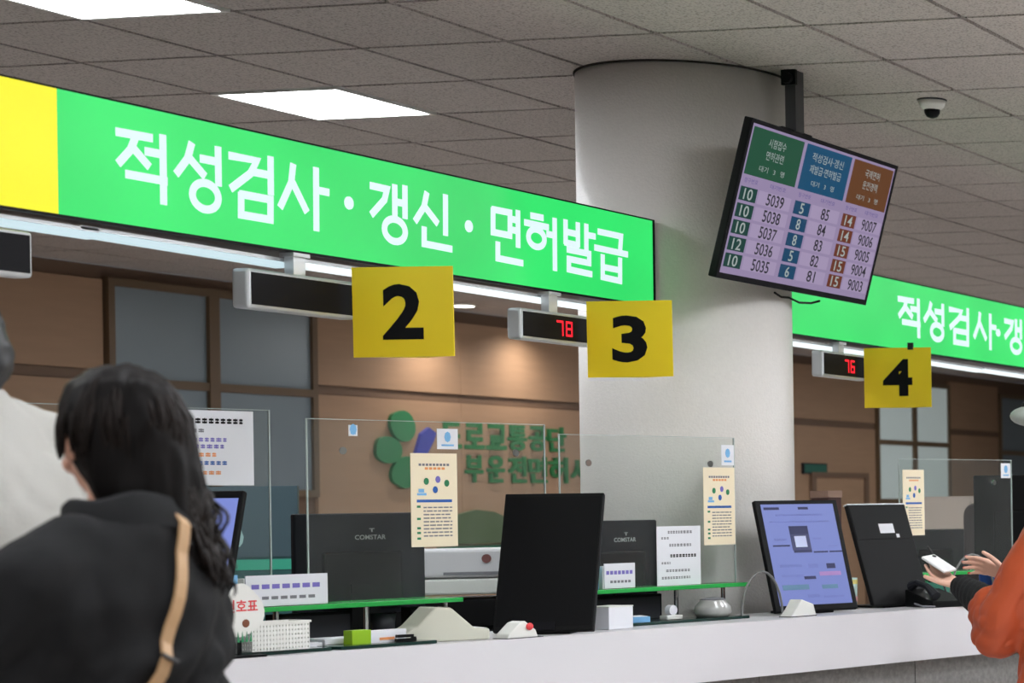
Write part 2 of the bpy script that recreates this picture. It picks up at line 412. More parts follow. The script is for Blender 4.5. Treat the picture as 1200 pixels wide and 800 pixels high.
# ================================================================== GREEN SIGNS
SY = 4.6
SW = 0.0225        # stroke width of the sign letters
GLY = {
'적': ([[(0,.2485),(.1154,.2504)],[(.0622,.2463),(.0442,.2081),(.0046,.1683)],[(.0498,.2163),(.1043,.1743)],[(.0995,.2117),(.1492,.2118)],[(.1575,.2608),(.1575,.1521)],[(.0312,.1406),(.1657,.1406)],[(.1575,.144),(.1575,.0807)]],[]),
'성': ([[(.0541,.2558),(.039,.2139),(0,.1694)],[(.045,.2179),(.099,.1771)],[(.0914,.2217),(.147,.2217)],[(.1539,.2598),(.1539,.159)]],[(.1038,.1187,.0487,.0369)]),
'검': ([[(0,.2464),(.1036,.2475),(.0784,.2072),(.0043,.156)],[(.0875,.2131),(.1541,.2131)],[(.1598,.2631),(.1590,.161)],[(.0403,.1427),(.1573,.1424),(.156,.0841),(.0391,.0842),(.0403,.1427)]],[]),
'사': ([[(.0536,.2554),(.0449,.204),(0,.1292)],[(.0534,.2018),(.1064,.1293)],[(.151,.2588),(.1490,.0787)],[(.1545,.1967),(.2008,.1961)]],[]),
'갱': ([[(0,.2432),(.0733,.2419),(.0612,.2077),(.0025,.1566)],[(.1103,.2568),(.1092,.1621)],[(.1092,.2079),(.1556,.2078)],[(.1592,.2604),(.158,.1651)]],[(.1083,.1172,.0497,.0351)]),
'신': ([[(.0559,.2539),(.0416,.2093),(0,.1615)],[(.0488,.2087),(.106,.1666)],[(.1511,.2587),(.1490,.1346)],[(.0413,.1409),(.0401,.0911),(.1756,.0888)]],[]),
'면': ([[(.0019,.2472),(.0956,.2475),(.0936,.1696),(0,.1703),(.0019,.2472)],[(.1032,.2269),(.14,.2264)],[(.1023,.1905),(.1391,.1898)],[(.1407,.2564),(.1390,.1382)],[(.0257,.1357),(.0244,.0848),(.1598,.0823)]],[]),
'허': ([[(.0369,.2529),(.0989,.2529)],[(0,.2249),(.1296,.2236)],[(.129,.1998),(.1664,.199)],[(.1722,.2559),(.1700,.0797)]],[(.0631,.1778,.0466,.0304)]),
'발': ([[(.002,.2588),(.001,.1811)],[(.0777,.2576),(.0767,.1792)],[(.001,.2208),(.0768,.2201)],[(0,.182),(.0758,.1809)],[(.1306,.2587),(.1290,.171)],[(.1358,.2243),(.1817,.2243)],[(.0142,.1586),(.1462,.1571),(.1454,.1238),(.0192,.1255),(.0183,.0883),(.1566,.0846)]],[]),
'급': ([[(.0232,.2452),(.1683,.2441),(.1604,.1893)],[(0,.1844),(.2053,.1815)],[(.0458,.1593),(.0438,.0812),(.1574,.0777),(.1596,.1587)],[(.0448,.1184),(.1585,.1173)]],[]),
}
def stroke(mb, pts, wd, fr, th, t0):
    n = len(pts); L = []; Rr = []
    for i, (a, b) in enumerate(pts):
        d0 = Vector(pts[i]) - Vector(pts[i-1]) if i > 0 else None
        d1 = Vector(pts[i+1]) - Vector(pts[i]) if i < n-1 else None
        d0 = d0.normalized() if d0 else None; d1 = d1.normalized() if d1 else None
        if d0 is None: nn = Vector((-d1.y, d1.x)); ext = -d1*wd*.5
        elif d1 is None: nn = Vector((-d0.y, d0.x)); ext = d0*wd*.5
        else:
            n0 = Vector((-d0.y, d0.x)); n1 = Vector((-d1.y, d1.x)); nn = (n0+n1)
            nn = nn/max(nn.length_squared/2, .55); ext = Vector((0, 0))
        ext = ext*0.5
        p = Vector((a, b)) + ext
        L.append(p+nn*wd/2); Rr.append(p-nn*wd/2)
    vs = []; fs = []
    for i in range(n):
        for q in (L[i], Rr[i]):
            vs.append(fr(q.x, q.y, t0)); vs.append(fr(q.x, q.y, t0+th))
    for i in range(n-1):
        a = i*4; b = a+4
        fs += [(a+1, a+3, b+3, b+1), (a, b, b+2, a+2), (a, a+1, b+1, b), (a+2, b+2, b+3, a+3)]
    fs += [(0, 2, 3, 1), (4*(n-1), 4*(n-1)+1, 4*(n-1)+3, 4*(n-1)+2)]
    mb.add(vs, fs)
def ring(mb, cx, cz, rx, rz, wd, fr, th, t0, n=28, solid=False):
    o_ = [(cx+(rx+wd/2)*math.cos(2*PI*k/n), cz+(rz+wd/2)*math.sin(2*PI*k/n)) for k in range(n)]
    if solid:
        mb.prism(o_, lambda a, b, t: fr(a, b, t0+t), th); return
    i_ = [(cx+(rx-wd/2)*math.cos(2*PI*k/n), cz+(rz-wd/2)*math.sin(2*PI*k/n)) for k in range(n)]
    vs = [fr(a, b, t0+th) for a, b in o_] + [fr(a, b, t0+th) for a, b in i_] + [fr(a, b, t0) for a, b in o_] + [fr(a, b, t0) for a, b in i_]
    fs = []
    for k in range(n):
        j = (k+1) % n
        fs += [(k, j, n+j, n+k), (k, 2*n+k, 2*n+j, j), (n+k, n+j, 3*n+j, 3*n+k)]
    mb.add(vs, fs)
def letter(ch, x, zb, sx, parent, sw=SW, sz=1.0):
    mb = MB(); st, cs = GLY[ch]; fr = front()
    for s_ in st: stroke(mb, [(x+a*sx, zb+b*sz) for a, b in s_], sw, fr, .003, .002)
    for cx, cz, rx, rz in cs: ring(mb, x+cx*sx, zb+cz*sz, rx*sx, rz*sz, sw, fr, .003, .002)
    mb.build('letter', M['sign_white'], parent)
def dot(x, z, r, parent, rz=None):
    mb = MB(); ring(mb, x, z, r, rz or r, 0, front(), .003, .002, 20, True); mb.build('letter_dot', M['sign_white'], parent)
def sign(name, label, x0, x1, z0, z1, yellow_to, depth=.13):
    t = thing(name, label, 'signboard', (0, SY, z0))
    h = z1-z0; e = .008
    MB().box(x0, x1, .002, depth, 0, h).build('housing', M['steel'], t)
    fr = MB().box(x0, x1, -.004, .002, 0, e).box(x0, x1, -.004, .002, h-e*.6, h).box(x1-.012, x1, -.004, .002, e, h-e*.6).box(x0, x0+.012, -.004, .002, e, h-e*.6)
    fr.build('edge_trim', M['black'], t)
    if yellow_to: MB().box(x0+.012, yellow_to, -.0015, .002, e, h-e*.6).build('yellow_panel', M['yellow_sign'], t)
    MB().box(yellow_to or x0+.012, x1-.012, -.0015, .002, e, h-e*.6).build('green_panel', M['green_sign'], t)
    return t
s1 = sign('hanging_signboard', 'long green lightbox sign with a yellow left end over counters 2 and 3', 3.4, 7.85, 2.178, 2.513, 5.037)
B = .002
for ch, x in (('적', 5.2322), ('성', 5.4394), ('검', 5.6401), ('사', 5.8389), ('갱', 6.2359), ('신', 6.4457), ('면', 6.8464), ('허', 7.0291), ('발', 7.2651), ('급', 7.4519)):
    letter(ch, x, B, 1.0, s1)
dot(6.1329, .178, .020, s1); dot(6.7167, .1765, .020, s1)
s2 = sign('hanging_signboard', 'green lightbox sign right of the column over counter 4', 8.66, 15.2, 2.150, 2.488, None)
for ch, x in (('적', 9.985), ('성', 10.275), ('검', 10.575), ('사', 10.88), ('갱', 11.29), ('신', 11.60)):
    letter(ch, x, .002, 1.4, s2, .028, 0.99)
dot(11.195, .172, .028, s2, .020)
# pale strips under the signs, made bright by an emissive face
def strip(x0, x1, za, zb, m, label, tilt=0.0, r=.012):
    za, zb = za-.010, zb-.010
    L = x1-x0
    t = thing('hanging_glow_strip', label, 'strip lamp', (x0, SY+.045, za), (0, math.atan2(za-zb, L), 0), 'glowing strips under the green signs')
    MB().box(0, L, -.018, .022, .002, .012).build('rail', M['alu'], t)
    MB().box(.004, L-.004, -.016, .018, -.016, .002).build('diffuser', m, t, bevel=.004)
SL1 = 'pale glowing strip under the first green sign'
strip(4.2, 5.20, 2.172, 2.166, M['glow_strip'], SL1+', at its yellow end')
strip(5.14, 5.90, 2.170, 2.160, M['glow_strip'], SL1+', left of the blank counter display')
strip(5.95, 6.66, 2.168, 2.166, M['glow_strip2'], SL1+', behind the number two board')
strip(6.66, 7.22, 2.170, 2.166, M['glow_strip2'], SL1+', above the display with lit red digits')
strip(7.24, 7.80, 2.166, 2.164, M['glow_strip2'], SL1+', behind the number three board')
SL2 = 'white glowing strip under the right green sign'
strip(8.75, 9.40, 2.138, 2.136, M['glow_strip2'], SL2+', beside the column')
strip(9.43, 10.2, 2.138, 2.134, M['glow_strip2'], SL2+', behind the number four board')
strip(10.2, 11.05, 2.136, 2.130, M['glow_strip2'], SL2+', right of the number four board')
strip(11.08, 12.0, 2.134, 2.13, M['glow_strip2'], SL2+', at the right picture edge')

# ------------------------------------------------------------------ LED number displays
SEG = {'0': 'abcdef', '1': 'bc', '2': 'abged', '3': 'abgcd', '4': 'fgbc', '5': 'afgcd', '6': 'afgedc', '7': 'abc', '8': 'abcdefg', '9': 'abcdfg'}
def seg_digit(mb, ch, x, z, wd, h, fr, t):
    s = h*.14
    R_ = {'a': (x, x+wd, z+h-s, z+h), 'd': (x, x+wd, z, z+s), 'g': (x, x+wd, z+h/2-s/2, z+h/2+s/2),
          'f': (x, x+s, z+h/2, z+h), 'e': (x, x+s, z, z+h/2), 'b': (x+wd-s, x+wd, z+h/2, z+h), 'c': (x+wd-s, x+wd, z, z+h/2)}
    for k in SEG[ch]:
        a, b, c, d = R_[k]; mb.add([fr(a, c, t), fr(b, c, t), fr(b, d, t), fr(a, d, t)], [(0, 1, 2, 3)])
def led(x0, x1, z0, z1, y, label, digits=None, br=None, dx=.45):
    t = thing('hanging_counter_display', label, 'led display', (x0, y, z0))
    L, h = x1-x0, z1-z0; D = .055
    MB().box(0, L, 0, D, 0, h).build('housing', M['alu'], t, bevel=.010, segs=3)
    MB().box(.012, L-.012, -.002, .004, .011, h-.011).build('display_window', M['black_gloss'], t)
    if digits:
        mb = MB()
        for k, ch in enumerate(digits): seg_digit(mb, ch, L*dx+k*.055, h*.24, .040, h*.5, front(), .0035)
        mb.build('lit_digits', M['led_red'], t)
    bx = br-x0
    MB().box(bx-.025, bx+.025, .02, .05, h-.004, (2.166 if x0 < 8 else 2.137)-z0).build('bracket', M['alu'], t)
    MB().box(bx-.035, bx+.035, .012, .058, (2.166 if x0 < 8 else 2.137)-z0, (2.177 if x0 < 8 else 2.149)-z0).build('bracket_flange', M['alu'], t)
led(4.2, 4.915, 2.008, 2.125, SY-.04, 'dark counter display cut by the left edge of the picture', None, 4.5)
led(5.67, 6.125, 1.998, 2.112, SY-.03, 'blank black counter display beside the number two board', None, 5.905)
led(6.955, 7.405, 1.998, 2.105, SY-.03, 'counter display with red digits seventy-eight beside the number three board', '78', 7.175)
led(9.15, 9.59, 1.985, 2.100, SY-.03, 'counter display with red digits seventy-six right of the column', '76', 9.37, .47)

# ------------------------------------------------------------------ yellow number boards (folded boards standing out from the sign)
def number_board(x, y, zt, num, label, drop=.008, yaw=.155):
    t = thing('hanging_number_board', label, 'number board', (x, y, zt), (drop*2.5, 0, yaw-PI/2))
    # local: a along +x (away from the sign, towards the hall), face towards -y
    W_, Hh = .305, .272
    fr = lambda a, b, tt: (a, -tt, b)
    MB().box(0, W_, 0, .004, -Hh, 0).build('front_sheet', M['board'], t)
    bk = MB(); P = [(.0, .004), (W_*.55, .11), (W_, .004), (W_*.55, .106)]
    bk.prism([(a, b) for a, b in (P[0], P[2], P[1])], lambda a, b, tt: (a, b, -Hh+.001+tt), Hh-.002)
    bk.build('folded_back', M['board'], t)
    mb = MB(); mb.text(num, fr, W_*.5, -Hh*.5, {'2': .124, '3': .126, '4': .134}[num], .168, .034, t=.0012)
    mb.build('numeral', M['ink'], t)
    MB().box(.20, .225, -.004, .008, -.01, .022).build('clip', M['dark'], t) if num == '4' else MB().box(.01, .03, .001, .03, -.03, -.004).build('clip', M['dark'], t)
number_board(6.075, 4.548, 2.152, '2', 'yellow board with a large black number two')
number_board(7.313, 4.550, 2.155, '3', 'yellow board with a large black number three')
number_board(9.515, 4.552, 2.130, '4', 'yellow board with a large black number four', .002)

# ================================================================== TV
TVW, TVH = 1.225, 0.602
tv = thing('hanging_monitor', 'wide queue monitor with number lists hanging from the ceiling by the column', 'monitor', (8.214, 4.137, 2.55), (math.radians(14.9), 0, 0))
a, b = TVW/2, TVH/2
MB().box(-a, a, 0, .03, -b, b).build('case', M['black'], tv, bevel=.004)
MB().box(-a, a, -.004, 0, b-.016, b).box(-a, a, -.004, 0, -b, -b+.022).box(-a, -a+.016, -.004, 0, -b+.022, b-.016).box(a-.016, a, -.004, 0, -b+.022, b-.016).build('bezel', M['black_gloss'], tv)
sa, sb0, sb1 = a-.016, -b+.022, b-.016
MB().box(-sa, sa, -.0015, 0, sb0, sb1).build('screen', glow('queue_screen', (158, 142, 178), 0.78), tv)
def sx(f): return -sa+f*2*sa
def sz(f): return sb1-f*(sb1-sb0)
hd = {'g': glow('header_green', (34, 88, 64), 0.7), 'b': glow('header_blue', (22, 84, 122), 0.7), 'o': glow('header_brown', (110, 68, 38), 0.7)}
bx = {'g': glow('box_green', (26, 70, 64), 0.7), 'b': glow('box_blue', (26, 76, 112), 0.7), 'o': glow('box_brown', (116, 60, 42), 0.7)}
tw = glow('screen_text_light', (178, 188, 186), 0.7); tdk = mat('screen_text_dark', (30, 26, 44), 0.6); tmid = glow('screen_text_violet', (92, 82, 140), 0.9)
row_line = glow('screen_row', (172, 156, 190), 0.78)
F0 = front()
cols = [('g', .010, .335, .012, .115, .235, ['시험접수', '면허관련'], ['5039', '5038', '5037', '5036', '5035'], ['10', '10', '10', '12', '10'], 0.16),
        ('b', .355, .672, .360, .465, .575, ['적성검사·갱신', '재발급·면허발급'], ['85', '84', '83', '82', '81'], ['5', '8', '8', '5', '6'], 0.08),
        ('o', .692, .990, .697, .795, .900, ['국제면허', '운전경력'], ['9007', '9006', '9005', '9004', '9003'], ['14', '14', '15', '15', '15'], 0.16)]
def rect(mb, x0, x1, z0, z1, t): return mb.add([F0(x0, z0, t), F0(x1, z0, t), F0(x1, z1, t), F0(x0, z1, t)], [(0, 1, 2, 3)])
lt = MB(); dk = MB(); md = MB(); rows = MB()
for k, h0, h1, b0_, b1_, nc, heads, nums, boxes, _ in cols:
    rect(MB(), sx(h0), sx(h1), sz(.335), sz(.018), .003).build('header_panel', hd[k], tv)
    cx = sx((h0+h1)/2)
    for q, s_ in enumerate(heads):
        lt.text(s_, F0, cx, sz(.095+q*.085), None if len(s_) < 6 else .26, .034, .0, t=.0036)
    lt.text('대기   3   명', F0, cx, sz(.275), .19, .022, .0, t=.0036)
    md.text('창구번호', F0, sx((b0_+b1_)/2), sz(.372), .10, .018, .0, t=.0036)
    md.text('대기번호', F0, sx(nc), sz(.372), .12, .018, .0, t=.0036)
    bm_ = MB()
    for q in range(5):
        z = .462+q*.112
        rect(bm_, sx(b0_), sx(b1_), sz(z+.046), sz(z-.046), .003)
        rect(rows, sx(b1_+.012), sx(h1), sz(z+.046), sz(z-.046), .002)
        lt.text(boxes[q], F0, sx((b0_+b1_)/2), sz(z), .032*len(boxes[q]), .042, .01, t=.0036)
        dk.text(nums[q], F0, sx(nc), sz(z), .033*len(nums[q]), .046, .012, t=.0036)
    bm_.build('counter_number_box', bx[k], tv)
for o in (rows.build('row_field', row_line, tv), lt.build('light_print', tw, tv), dk.build('dark_print', tdk, tv), md.build('violet_print', tmid, tv)): o['kind'] = 'stuff'
# mount: pole, tilt bracket
mnt = thing('ceiling_mount_pole', 'dark steel ceiling pole carrying the hanging queue monitor', 'mount', (8.214, 4.205, H))
MB().box(-.034, .034, -.022, .022, -.24, 0).build('pole', M['steel'], mnt)
MB().box(-.05, -.034, -.03, .03, -.06, 0).tube([(-.042, 0, -.035), (-.07, 0, -.035)], .022, 12).build('clamp', M['black'], mnt)
MB().box(-.12, .12, -.012, .012, -.62, -.235).build('mount_plate', M['black'], mnt)
# thin black cable drooping below the monitor
cb = MB().tube([(8.14, 4.262, 2.252), (8.2, 4.266, 2.240), (8.27, 4.27, 2.244), (8.36, 4.272, 2.232), (8.46, 4.272, 2.238), (8.52, 4.265, 2.252)], .0045, 6).build('cable', M['black'])
tag(cb, 'thin black cable drooping under the hanging queue monitor', 'cable')
# dome camera
dc = thing('ceiling_dome_camera', 'small white dome camera on the ceiling right of the monitor', 'camera', (8.914, 3.94, H))
MB().lathe([(.062, 0), (.062, -.004), (.058, -.006)], n=32).build('base_ring', M['dark'], dc)
MB().lathe([(.058, -.006), (.05, -.03), (.036, -.042), (.03, -.044)], n=32).build('housing', M['pwhite'], dc, smooth=True)
MB().lathe([(.034, -.042), (.032, -.058), (.022, -.073), (.006, -.079)], n=24).build('lens_dome', M['black_gloss'], dc, smooth=True)

# ================================================================== COUNTER (its own direction, turned 18.5 degrees)
CA = Vector((5.617, 4.613, 0)); CU = Vector((0.9481, -0.3180, 0)); CV = Vector((0.3180, 0.9481, 0)); CRZ = math.radians(-18.54)
def cpos(u, v, z): return CA + CU*u + CV*v + Vector((0, 0, z))
def cth(name, label, cat, u, v, z, rz=0.0, group=None, rx=0.0):
    return thing(name, label, cat, cpos(u, v, z), (rx, 0, CRZ+math.radians(rz)), group)
ct = cth('service_counter', 'long white service counter with a grey speckled base', 'counter', 0, 0, 0)
MB().box(-1.2, 5.2, 0, .49, .965, 1.0).build('worktop', M['white'], ct)
MB().box(-1.2, 5.2, .0, .03, .80, .965).build('fascia', M['white'], ct)
for k in range(8):
    MB().box(-1.2+k*.8+.002, -1.2+(k+1)*.8-.002, .05, .46, .0, .80).build('base_panel', M['granite'], ct)
def slab(u0, u1, label, v0=.06, v1=.34):
    t = cth('glass_slab', label, 'glass plate', u0, 0, 1.0)
    MB().box(0, u1-u0, v0, v1, .0005, .011).build('glass_plate', M['dark_glass'], t, bevel=.002)
slab(-.05, .36, 'dark green glass plate under the white perforated basket', .062)
slab(.38, .70, 'dark green glass plate on the counter beside the black cup', .05)
slab(1.32, 2.10, 'dark green glass plate on the counter right of the black portrait monitor', .20)
def under_box(u0, u1, label):  # plain black boxes filling the dark gap under the shelves
    t = cth('under_shelf_box', label, 'box', u0, .40, 1.0)
    MB().box(0, u1-u0, .03, .075, .0005, .10).build('body', M['black'], t, bevel=.003); MB().box(.01, u1-u0-.01, .028, .03, .012, .09).build('front_cover', M['dark'], t)
under_box(.42, .68, 'long plain black box under the left green shelf'); under_box(.88, .97, 'short black box under the right end of the left green shelf'); under_box(1.60, 1.90, 'plain black box under the shelf in front of the column')
# staff desks behind (hidden lower bodies are plain black cabinets)
def desk(u0, u1, v0, v1, z, label):
    t = cth('staff_desk', label, 'desk', u0, v0, 0)
    L, Dp = u1-u0, v1-v0
    MB().box(0, L, 0, Dp, z-.03, z).build('desktop', M['dark'], t)
    MB().box(0, .03, .02, Dp-.02, 0, z-.03).build('side_panel', M['black'], t)
    MB().box(L-.03, L, .02, Dp-.02, 0, z-.03).build('side_panel', M['black'], t)
    MB().box(.03, L-.03, .02, .04, 0, z-.03).build('front_panel', M['black'], t)
desk(-.9, 2.02, .52, 1.15, .95, 'black staff desk behind the left half of the counter')
desk(3.05, 4.3, .52, 1.15, .95, 'black staff desk behind the counter right of the column')

# green glass shelves on posts, with the clear screens standing on them
def shelf(u0, u1, label, posts, v1=.48):
    t = cth('green_glass_shelf', label, 'shelf', u0, .34, 1.0)
    MB().box(0, u1-u0, 0, v1-.34, .113, .128).build('glass_plate', M['green_glass'], t, bevel=.002)
    for p in posts:
        MB().lathe([(.02, .0005), (.02, .005), (.008, .007), (.008, .113)], (p-u0, .05, 0), 12).build('post', M['chrome'], t)
shelf(.10, 1.012, 'long green glass shelf left of the black portrait monitor', (.40, .70, .98), .53)
shelf(1.50, 2.235, 'green glass shelf in front of the column', (1.56, 1.93, 2.15))
shelf(3.10, 3.81, 'green glass shelf behind the person in the orange coat', (3.15, 3.74))
def screen(u0, u1, zt, label, zb=1.1285, v=.40, cap=.10):
    t = cth('acrylic_screen', label, 'screen', u0, v, zb)
    L, h = u1-u0, zt-zb
    MB().box(.004, L-.004, 0, .005, .0, h-.004).build('clear_sheet', M['clear'], t)
    MB().box(0, .004, 0, .005, 0, h).box(L-.004, L, 0, .005, 0, h).box(.004, L-.004, 0, .005, h-.002, h).build('polished_edge', M['edge'], t)
    for q in (.12, L-.12):
        MB().lathe([(.012, 0), (.012, .004)], n=12).build('screw_cap', M['chrome'], t).matrix_local = Matrix.Translation((q, -.0005, h-cap)) @ Matrix.Rotation(PI/2, 4, 'X')
screen(-.42, .465, 1.735, 'clear acrylic screen carrying the white handwritten notice', v=.505, cap=.30)
screen(.52, 1.392, 1.708, 'clear acrylic screen left of the column with a cream flyer', v=.41)
screen(1.44, 2.225, 1.676, 'clear acrylic screen in front of the column', v=.40)
screen(3.10, 3.80, 1.605, 'clear acrylic screen right of the column near the orange coat', v=.40)

# cream flyers and small labels taped on the screens
def flyer(u0, u1, z0, z1, label, v=.398, seed=1):
    t = cth('paper_flyer', label, 'flyer', u0, v, z0); W_, h = u1-u0, z1-z0
    q = front()
    MB().box(0, W_, -.0015, 0, 0, h).build('sheet', M['cream'], t)
    r = random.Random(seed)
    def bars(lst, m, name):
        b = MB()
        for a0, a1, b0, b1 in lst: b.add([q(a0*W_, b0*h, .002), q(a1*W_, b0*h, .002), q(a1*W_, b1*h, .002), q(a0*W_, b1*h, .002)], [(0, 1, 2, 3)])
        tag(b.build(name, m, t), kind='stuff')
    bars([(.17+i*.075, .17+i*.075+.055, .865, .89) for i in range(9)], M['inkgrey'], 'title_print')
    bars([(.30+i*.09, .30+i*.09+.07, .825, .85) for i in range(5)], M['inkorange'], 'subtitle_print')
    for cx, cz, m in ((.33, .70, 'inkgreen'), (.58, .72, 'inkviolet'), (.77, .68, 'inkgreen'), (.52, .61, 'inkblue')):
        MB().prism([(cx*W_+.055*W_*math.cos(k*PI/5), cz*h+.038*h*math.sin(k*PI/5)) for k in range(10)], lambda a, b, tt: q(a, b, .0016+tt), .0006).build('printed_icon', M[m], t)
    bars([(.12, .88, .475, .505)], M['inkblue'], 'blue_line')
    bars([(.13, .33, .55, .575), (.16, .28, .58, .62)], M['inklblue'], 'light_blue_print')
    bars([(.12, .20, z-.012, z+.012) for z in (.43, .30, .20, .15, .09)], M['inkgreen'], 'bullet_print')
    L_ = []
    for i in range(9):
        x = .26; z = .42-i*.038
        while x < .84:
            w_ = r.uniform(.05, .14); L_.append((x, min(x+w_, .88), z-.007, z+.007)); x += w_+.02
    bars(L_, M['inkgrey'], 'text_print')
flyer(.874, 1.044, 1.296, 1.603, 'cream flyer on the screen left of the black portrait monitor', .408, 3)
flyer(2.070, 2.220, 1.272, 1.563, 'cream flyer taped to the screen in front of the column', seed=5)
flyer(3.11, 3.236, 1.285, 1.559, 'cream flyer under the number four board', .392, seed=8)
def label_card(u0, u1, z0, z1, label, v=.398):
    t = cth('screen_label', label, 'label', u0, v, z0); W_, h = u1-u0, z1-z0; q = front()
    MB().box(0, W_, -.0015, 0, 0, h).build('card', M['paper'], t)
    MB().prism([(W_*.5+.012*math.cos(k*PI/4), h*.60+.018*math.sin(k*PI/4)) for k in range(8)], lambda a, b, tt: q(a, b, .0016+tt), .0005).build('printed_emblem', M['inklblue'], t)
    b = MB(); b.add([q(W_*.2, h*.15, .002), q(W_*.8, h*.15, .002), q(W_*.8, h*.24, .002), q(W_*.2, h*.24, .002)], [(0, 1, 2, 3)])
    b.build('print_line', M['inklblue'], t)
label_card(.972, 1.049, 1.617, 1.685, 'small white label above the flyer left of the column', .408)
label_card(2.158, 2.218, 1.571, 1.648, 'small white label on the screen in front of the column')
label_card(3.725, 3.787, 1.525, 1.590, 'small white label on the screen above the orange coat')
label_card(.66, .69, 1.655, 1.69, 'tiny white sticker at the top left of the flyer screen', .408)

def sheet(u0, u1, z0, z1, v, label, lines, name='paper_notice', seed=2, rx=0.0):
    t = cth(name, label, 'notice', u0, v, z0, rx=rx); W_, h = u1-u0, z1-z0; q = front(); r = random.Random(seed)
    MB().box(0, W_, -.0015, 0, 0, h).build('sheet', M['paper'], t)
    for k, (b0, bh, a0, a1, m) in enumerate(lines):
        b = MB(); x = a0
        while x < a1-.02:
            w_ = min(r.uniform(.035, .06), a1-x)
            for dz in (-.28, .22):
                b.add([q(x*W_, (b0+dz*bh-bh*.18)*h, .002), q((x+w_)*W_, (b0+dz*bh-bh*.18)*h, .002), q((x+w_)*W_, (b0+dz*bh+bh*.18)*h, .002), q(x*W_, (b0+dz*bh+bh*.18)*h, .002)], [(0, 1, 2, 3)])
            b.add([q((x+w_*.4)*W_, (b0-bh*.5)*h, .002), q((x+w_*.6)*W_, (b0-bh*.5)*h, .002), q((x+w_*.6)*W_, (b0+bh*.5)*h, .002), q((x+w_*.4)*W_, (b0+bh*.5)*h, .002)], [(0, 1, 2, 3)])
            x += w_+.018
        tag(b.build('print_line', M[m], t), kind='stuff')
    return t
sheet(.125, .408, 1.500, 1.728, .5015, 'white notice with coloured lines of text beside the woman in the dark jacket',
      [(.86, .075, .10, .90, 'ink'), (.73, .05, .12, .48, 'inkgrey'), (.61, .055, .10, .70, 'inkviolet'), (.52, .055, .12, .68, 'inkviolet'),
       (.41, .055, .10, .60, 'inkorange'), (.30, .055, .10, .70, 'inkblue'), (.17, .05, .30, .64, 'inkorange')])
sheet(1.84, 2.04, 1.1290, 1.346, .385, 'white printed sheet standing on the shelf before the column',
      [(.90, .05, .25, .80, 'inkgrey'), (.80, .04, .1, .3, 'inkgrey'), (.68, .05, .28, .78, 'inkgrey'), (.50, .055, .30, .92, 'ink'), (.38, .04, .1, .3, 'inkgrey'), (.25, .045, .2, .75, 'inkgrey'), (.13, .045, .1, .75, 'inkgrey')], seed=4)

# ------------------------------------------------------------------ portrait displays on the counter
def display(name, label, u, v, rz, w_, h, tilt, face, zrail=0.012):
    t = thing(name, label, 'display', cpos(u, v, 1.0), (0, 0, math.radians(rz)))
    piv = bpy.data.objects.new('panel', None)
    Rm = Matrix.Translation((0, 0, zrail)) @ Matrix.Rotation(-math.radians(tilt), 4, 'X')
    def put(o): o.matrix_local = Rm; return o
    put(MB().box(-w_/2, w_/2, 0, .022, 0, h).build('case', M['black'], t, bevel=.004))
    bpy.data.objects.remove(piv)
    MB().box(-.08, .08, .015, .20, .0005, .010).build('foot', M['black'], t, bevel=.003)
    st = math.sin(math.radians(tilt)); ctl = math.cos(math.radians(tilt))
    MB().tube([(0, .17, .008), (0, .025+st*h*.45+.02, zrail+ctl*h*.42)], .016, 8).build('stand_arm', M['black'], t)
    return t, put, Rm
t, put, Rm = display('portrait_display', 'black portrait monitor with a blank dark panel in the middle of the counter', 1.125, .10, -72, .315, .485, 20, None)
put(MB().box(-.150, .150, -.001, 0, .016, .472).build('dark_panel', mat('blank_panel', (12, 12, 14), 0.5, spec=0.1), t))
put(MB().box(-.035, .035, -.006, 0, .004, .030).build('lower_lip', M['black_gloss'], t))
t, put, Rm = display('portrait_display', 'portrait display with a lit blue page at the left behind the woman', -.03, .245, -75, .30, .50, 20, None)
put(MB().box(-.137, .137, -.001, 0, .025, .475).build('screen', M['screen_blue'], t))
b = MB()
for k in range(12): b.box(-.11+.02*(k % 3), .02+.03*(k % 3), -.0015, -.001, .05+.034*k, .06+.034*k)
put(tag(b.build('page_print', mat('page_print', (70, 84, 150), .6), t), kind='stuff'))
# lit customer tablet with a page of text, a dark phone picture and buttons
t, put, Rm = display('portrait_display', 'lit portrait display with a pale blue page right of the column', 2.44, .20, -30, .36, .447, 18, None)
sw_, s0, s1 = .158, .024, .430
put(MB().box(-sw_, sw_, -.001, 0, s0, s1).build('screen', glow('page_blue', (138, 152, 226), .68), t))
pdk = mat('page_dark', (36, 40, 84), .6); pgy = mat('page_grey', (110, 122, 190), .6); pgr = mat('page_green', (92, 130, 160), .6); ppk = mat('page_pink', (168, 130, 190), .6)
def P(x0, x1, z0, z1, m, name, tt=.0016, kind=None):
    f = lambda x: -sw_+x*2*sw_
    g = lambda z: s1-z*(s1-s0)
    o = put(MB().box(f(x0), f(x1), -tt, -.001, g(z1), g(z0)).build(name, m, t))
    if kind: o['kind'] = kind
for (a, b_, c, d) in ((.03, .24, .03, .055), (.50, .64, .03, .055)): P(a, b_, c, d, pdk, 'heading_bar')
P(.18, .82, .10, .118, pgy, 'title_print'); P(.08, .9, .17, .182, pgy, 'title_print')
P(.32, .58, .22, .30, pdk, 'picture_top'); P(.32, .58, .30, .46, mat('page_frame', (60, 64, 104), .6), 'picture_frame'); P(.37, .53, .32, .43, mat('page_white', (196, 204, 236), .6), 'picture_card', .002)
P(.33, .58, .46, .485, pdk, 'picture_base')
P(.06, .29, .405, .42, pdk, 'rule'); P(.60, .80, .475, .49, pdk, 'rule'); P(.82, 1.0, .475, .49, pdk, 'rule')
